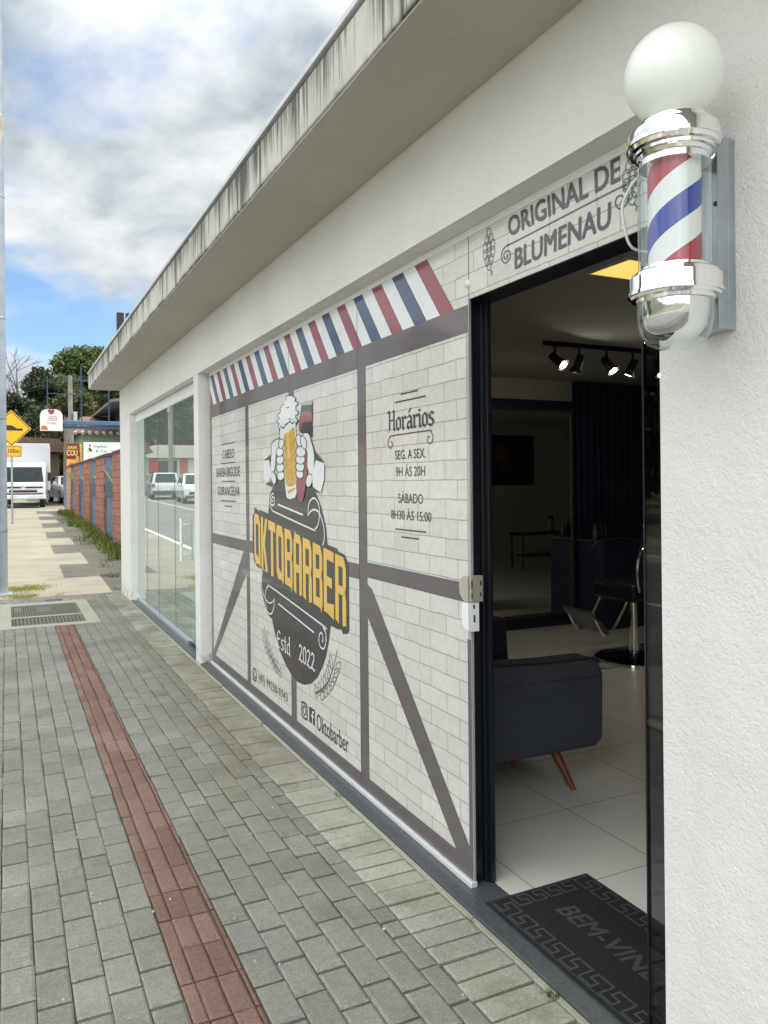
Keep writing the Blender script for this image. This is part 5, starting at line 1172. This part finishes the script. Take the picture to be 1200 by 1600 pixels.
m = MB(); m.add([(5.0, 43.2, 6.0), (14.4, 43.2, 7.8), (14.4, 55, 7.8), (5.0, 55, 6.0), (5.0, 43.2, 6.15), (14.4, 43.2, 7.95), (14.4, 55, 7.95), (5.0, 55, 6.15)], [(3, 2, 1, 0), (4, 5, 6, 7), (0, 1, 5, 4), (1, 2, 6, 5), (2, 3, 7, 6), (3, 0, 4, 7)]); m.build('roof', pm('grey_roof_sheet', (.16, .155, .15), .8), dh)
bh = thing('brown_house', 'low dark house with overhanging roof behind the truck', 'house', (1.5, 60, g(60)))
m = MB(); m.box(-6, 3.4, 60, 66, g(60) - .2, 3.9); m.build('wall', pm('dark_brown_paint', (.09, .075, .06), .9, 0, .15, 1.5), bh)  # wall in one dark brown base colour
m = MB(); m.prism([(-6.5, 4.0), (4.1, 4.0), (3.4, 4.9), (-5.5, 5.4)], 'y', 59.4, 66.6); m.build('roof', CLAY, bh)
# ---- across the road (seen in the window)
wh = thing('white_shop', 'white building with orange bands across the road, reflected in the shop window', 'building', (-14, 78, g(78)))
m = MB(); m.box(-26, -6.6, 74, 86, g(74) - .2, 4.1); m.build('wall', pm('white_render', (.68, .67, .64), .8, 0, .05), wh)
for x in (-22, -18.5, -15.2, -12, -9.2): m = MB(); m.box(x, x + .7, 73.88, 74, 2.6, 4.0); m.build('orange_band', pm('orange_paint', (.45, .13, .07), .7), wh)
for x in (-20.6, -17.2, -13.9, -10.9): m = MB(); m.box(x, x + 1.1, 73.95, 73.99, 1.9, 2.7); m.build('window', MAT['car_glass'], wh)
m = MB(); m.box(-11.0, -8.5, 73.86, 73.98, 2.7, 3.8); m.build('signboard', pm('dark_board', (.03, .03, .035), .6), wh)
m = MB(); m.box(-9.3, -8.5, 73.80, 73.855, 2.75, 3.75); m.build('red_sign', pm('red_board_paint', (.45, .02, .05), .6), wh)
m = MB(); m.add([(-26.5, 73.4, 4.1), (-6.0, 73.4, 4.1), (-6.0, 86.5, 4.1), (-26.5, 86.5, 4.1), (-22, 80, 5.6), (-10, 80, 5.6)], [(0, 1, 5, 4), (1, 2, 5), (2, 3, 4, 5), (3, 0, 4), (3, 2, 1, 0)]); m.build('roof', pm('grey_tiles', (.20, .19, .18), .85, 0, .2, 2), wh)
for i in range(9):
    x = -6.2 - i * .95; y = 66 - i * .25; m = MB(); m.box(x - .14, x + .14, y - .14, y + .14, g(y) - .2, g(y) + 1.3); m.prism([(x - .18, y - .18), (x + .18, y - .18), (x + .18, y + .18), (x - .18, y + .18)], 'z', g(y) + 1.301, g(y) + 1.42, taper=.6)
    tag(m.build('fence_post', MAT['kerb'], bevel=.01), 'white fence post across the road reflected in the shop window', 'post', 'white posts across the road')
sm = thing('red_sign_shop', 'cream shop with a red sign across the road behind the silver vehicle', 'building', (-18, 36, g(36)))
m = MB(); m.box(-26, -15.5, 30, 44, g(30) - .2, 4.6); m.build('wall', pm('cream_paint', (.62, .58, .50), .8, 0, .06), sm)
m = MB(); m.box(-15.5, -15.38, 34, 41, 2.9, 4.3); m.build('signboard', pm('red_board', (.45, .04, .05), .6), sm)
m = MB(); m.prism([(-26.4, 4.6), (-15, 4.6), (-20.6, 6.6)], 'y', 29.6, 44.4); m.build('roof', CLAY, sm)
upole('utility_pole', 'concrete utility pole across the road, reflected in the shop window', -10.2, 33, 8.0, .17, .0, CONC)
upole('utility_pole', 'farther concrete utility pole across the road beside the white building', -8.6, 64, 9.0, .17, .0, CONC)

# ------------------------------------------------------------------ trees
def crown_mb(blobs, leaf, dens, r, flat=.8):
    b = MB()
    for (cx, cy, cz, rad) in blobs:
        n = int(dens * rad * rad)
        for _ in range(n):
            z = r.uniform(-1, 1); a = r.uniform(0, 6.283); q = math.sqrt(1 - z * z); rr = rad * (r.random() ** .33) * r.uniform(.85, 1.12)
            p = Vector((cx + q * math.cos(a) * rr, cy + q * math.sin(a) * rr, cz + z * rr * flat))
            nrm = Vector((r.gauss(0, 1), r.gauss(0, 1), r.gauss(.6, 1))).normalized(); t = nrm.orthogonal().normalized(); s_ = nrm.cross(t); l = leaf * r.uniform(.6, 1.4); w = l * r.uniform(.35, .6)
            ang = r.uniform(0, 6.28); t, s_ = t * math.cos(ang) + s_ * math.sin(ang), s_ * math.cos(ang) - t * math.sin(ang)
            b.add([p - t * l * .5, p + s_ * w * .5, p + t * l * .5, p - s_ * w * .5], [(0, 1, 2, 3)])
    return b
def tree(name, label, x, y, h_, rad, leafm, leaf=.35, nb=26, dens=170, low=.35, r=rnd, group='trees beyond the shop', shape=1.0):
    z0 = g(y) - .1; t = thing(name, label, 'tree', (x, y, z0), group=group)
    blobs = []
    for i in range(nb):
        f = r.uniform(low, .96); wd = rad * math.sin(math.pi * min(1, (f - low) / (1 - low) * .8 + .2)) ** .7
        a = r.uniform(0, 6.28); d_ = wd * math.sqrt(r.random()) * .9; blobs.append((x + d_ * math.cos(a), y + d_ * math.sin(a), z0 + h_ * f - .3, r.uniform(.24, .42) * rad))
    m = MB(); top = z0 + h_ * .75
    tp = [(x + r.gauss(0, .15) * k_, y + r.gauss(0, .15) * k_, z0 + (top - z0) * k_ / 5) for k_ in range(6)]; m.tube(tp, [h_ * .022 * (1 - .13 * k_) for k_ in range(6)], 8)
    for bl in blobs[::2]: s0 = tp[r.choice([2, 3, 4])]; m.tube([s0, ((s0[0] + bl[0]) / 2, (s0[1] + bl[1]) / 2, (s0[2] + bl[2]) / 2 + .3), bl[:3]], [h_ * .008, h_ * .005, h_ * .002], 5)
    m.build('trunk', MAT['bark'], t, smooth=50)
    crown_mb(blobs, leaf, dens, r).build('crown', leafm, t, recalc=False); return t
tree('green_tree', 'large bright green tree rising behind the blue sign frame', 7.2, 80, 13.4, 5.2, MAT['leaf_green'], .42, 56, 230, .2)
tree('dark_tree', 'dark evergreen tree left of the large green tree', 3.1, 78, 11.4, 3.0, MAT['leaf_dark'], .36, 40, 300, .15)
tree('dark_tree', 'low dark tree at the left edge behind the yellow sign', .6, 72, 8.6, 2.6, MAT['leaf_dark'], .34, 36, 300, .1)
tree('olive_tree', 'olive tree behind the end of the shop roof', 11.0, 76, 12.4, 4.2, MAT['leaf_olive'], .40, 44, 220, .15)
tree('olive_tree', 'short olive tree between the dark tree and the teal building', 5.2, 68, 8.6, 3.0, MAT['leaf_olive'], .34, 36, 260, .1)
tree('dark_tree', 'broad dark tree filling the gap behind the truck', -1.6, 70, 8.8, 3.0, MAT['leaf_dark'], .34, 36, 280, .1)
tree('dark_tree', 'tall dark tree behind the teal building', 15.5, 82, 15.5, 4.4, MAT['leaf_dark'], .42, 28, 150, .15)
tree('dark_tree', 'dark shrubby tree just behind the white truck box', 2.0, 64, 7.0, 2.5, MAT['leaf_dark'], .32, 22, 220, .05)
# bare tree
bt = thing('bare_tree', 'bare leafless tree with fine pale branches at the left edge', 'tree', (1.6, 88, g(88)))
m = MB()
def branch(p, d, l, r_, n):
    q = p + d * l; m.tube([p, p + d * l * .5 + Vector((rnd.gauss(0, .03) * l, rnd.gauss(0, .03) * l, 0)), q], [r_, r_ * .8, r_ * .62], 5)
    if n == 0: return
    for _ in range(3 if n > 1 else 4):
        e = Vector((rnd.gauss(0, .52), rnd.gauss(0, .35), .0)); branch(q, (d + e + Vector((0, 0, .10))).normalized(), l * rnd.uniform(.6, .82), r_ * .58, n - 1)
branch(Vector((1.6, 88, g(88))), Vector((.02, 0, 1)), 4.4, .30, 5); m.build('trunk', MAT['bark_pale'], bt)
# trees on the far side of the road and the wooded hill
for i, (x, y, h_, rad, mt, lab) in enumerate(((-20, 93, 16, 5.5, 'leaf_green', 'green tree behind the white building across the road'), (-11, 95, 17, 5.2, 'leaf_dark', 'dark tree at the end of the road across from the shop'), (-30, 60, 14, 5, 'leaf_olive', 'tall olive tree behind the white building roof'), (-29, 42, 12, 4.5, 'leaf_green', 'green tree behind the shop with the red sign'), (-4.5, 92, 15, 4.4, 'leaf_green', 'tall green tree beside the far end of the road'), (-15.5, 91, 15, 5.0, 'leaf_dark', 'tall dark tree right behind the white building across the road'), (-8, 90, 13, 4.4, 'leaf_dark', 'dark tree behind the right corner of the white building across the road'), (-17, 24, 10, 3.6, 'leaf_dark', 'dark tree across the road opposite the shop front'))):
    tree('street_tree', lab, x, y, h_, rad, MAT[mt], .5, 34, 130, .12, group='trees across the road')
hm = MB(); NX, NY = 40, 24
def hill_z(x, y): return -1 + 26 * math.exp(-((x + 95) / 55) ** 2 - ((y - 95) / 75) ** 2) + 20 * math.exp(-((x - 30) / 90) ** 2 - ((y - 230) / 70) ** 2) + 1.2 * math.sin(x * .21) * math.sin(y * .17)
hv = [(-230 + 400 * i / NX, -40 + 360 * j / NY, hill_z(-230 + 400 * i / NX, -40 + 360 * j / NY) if not (-45 < -230 + 400 * i / NX < 40 and -40 + 360 * j / NY < 130) else -3) for j in range(NY + 1) for i in range(NX + 1)]
hm.add(hv, [(j * (NX + 1) + i, j * (NX + 1) + i + 1, (j + 1) * (NX + 1) + i + 1, (j + 1) * (NX + 1) + i) for j in range(NY) for i in range(NX)])
tag(hm.build('hill', pm('hill_soil', (.05, .06, .03), .95, 0, .3, .1), smooth=80), kind='structure')
hb = []
for i in range(420):
    x, y = rnd.uniform(-150, 90), rnd.uniform(60, 260); z = hill_z(x, y)
    if z > 4: hb.append((x, y, z + rnd.uniform(0, 3), rnd.uniform(2.5, 4.5)))
tag(crown_mb(hb, 1.3, 9, rnd).build('hill_wood', MAT['leaf_dark'], recalc=False), kind='stuff')
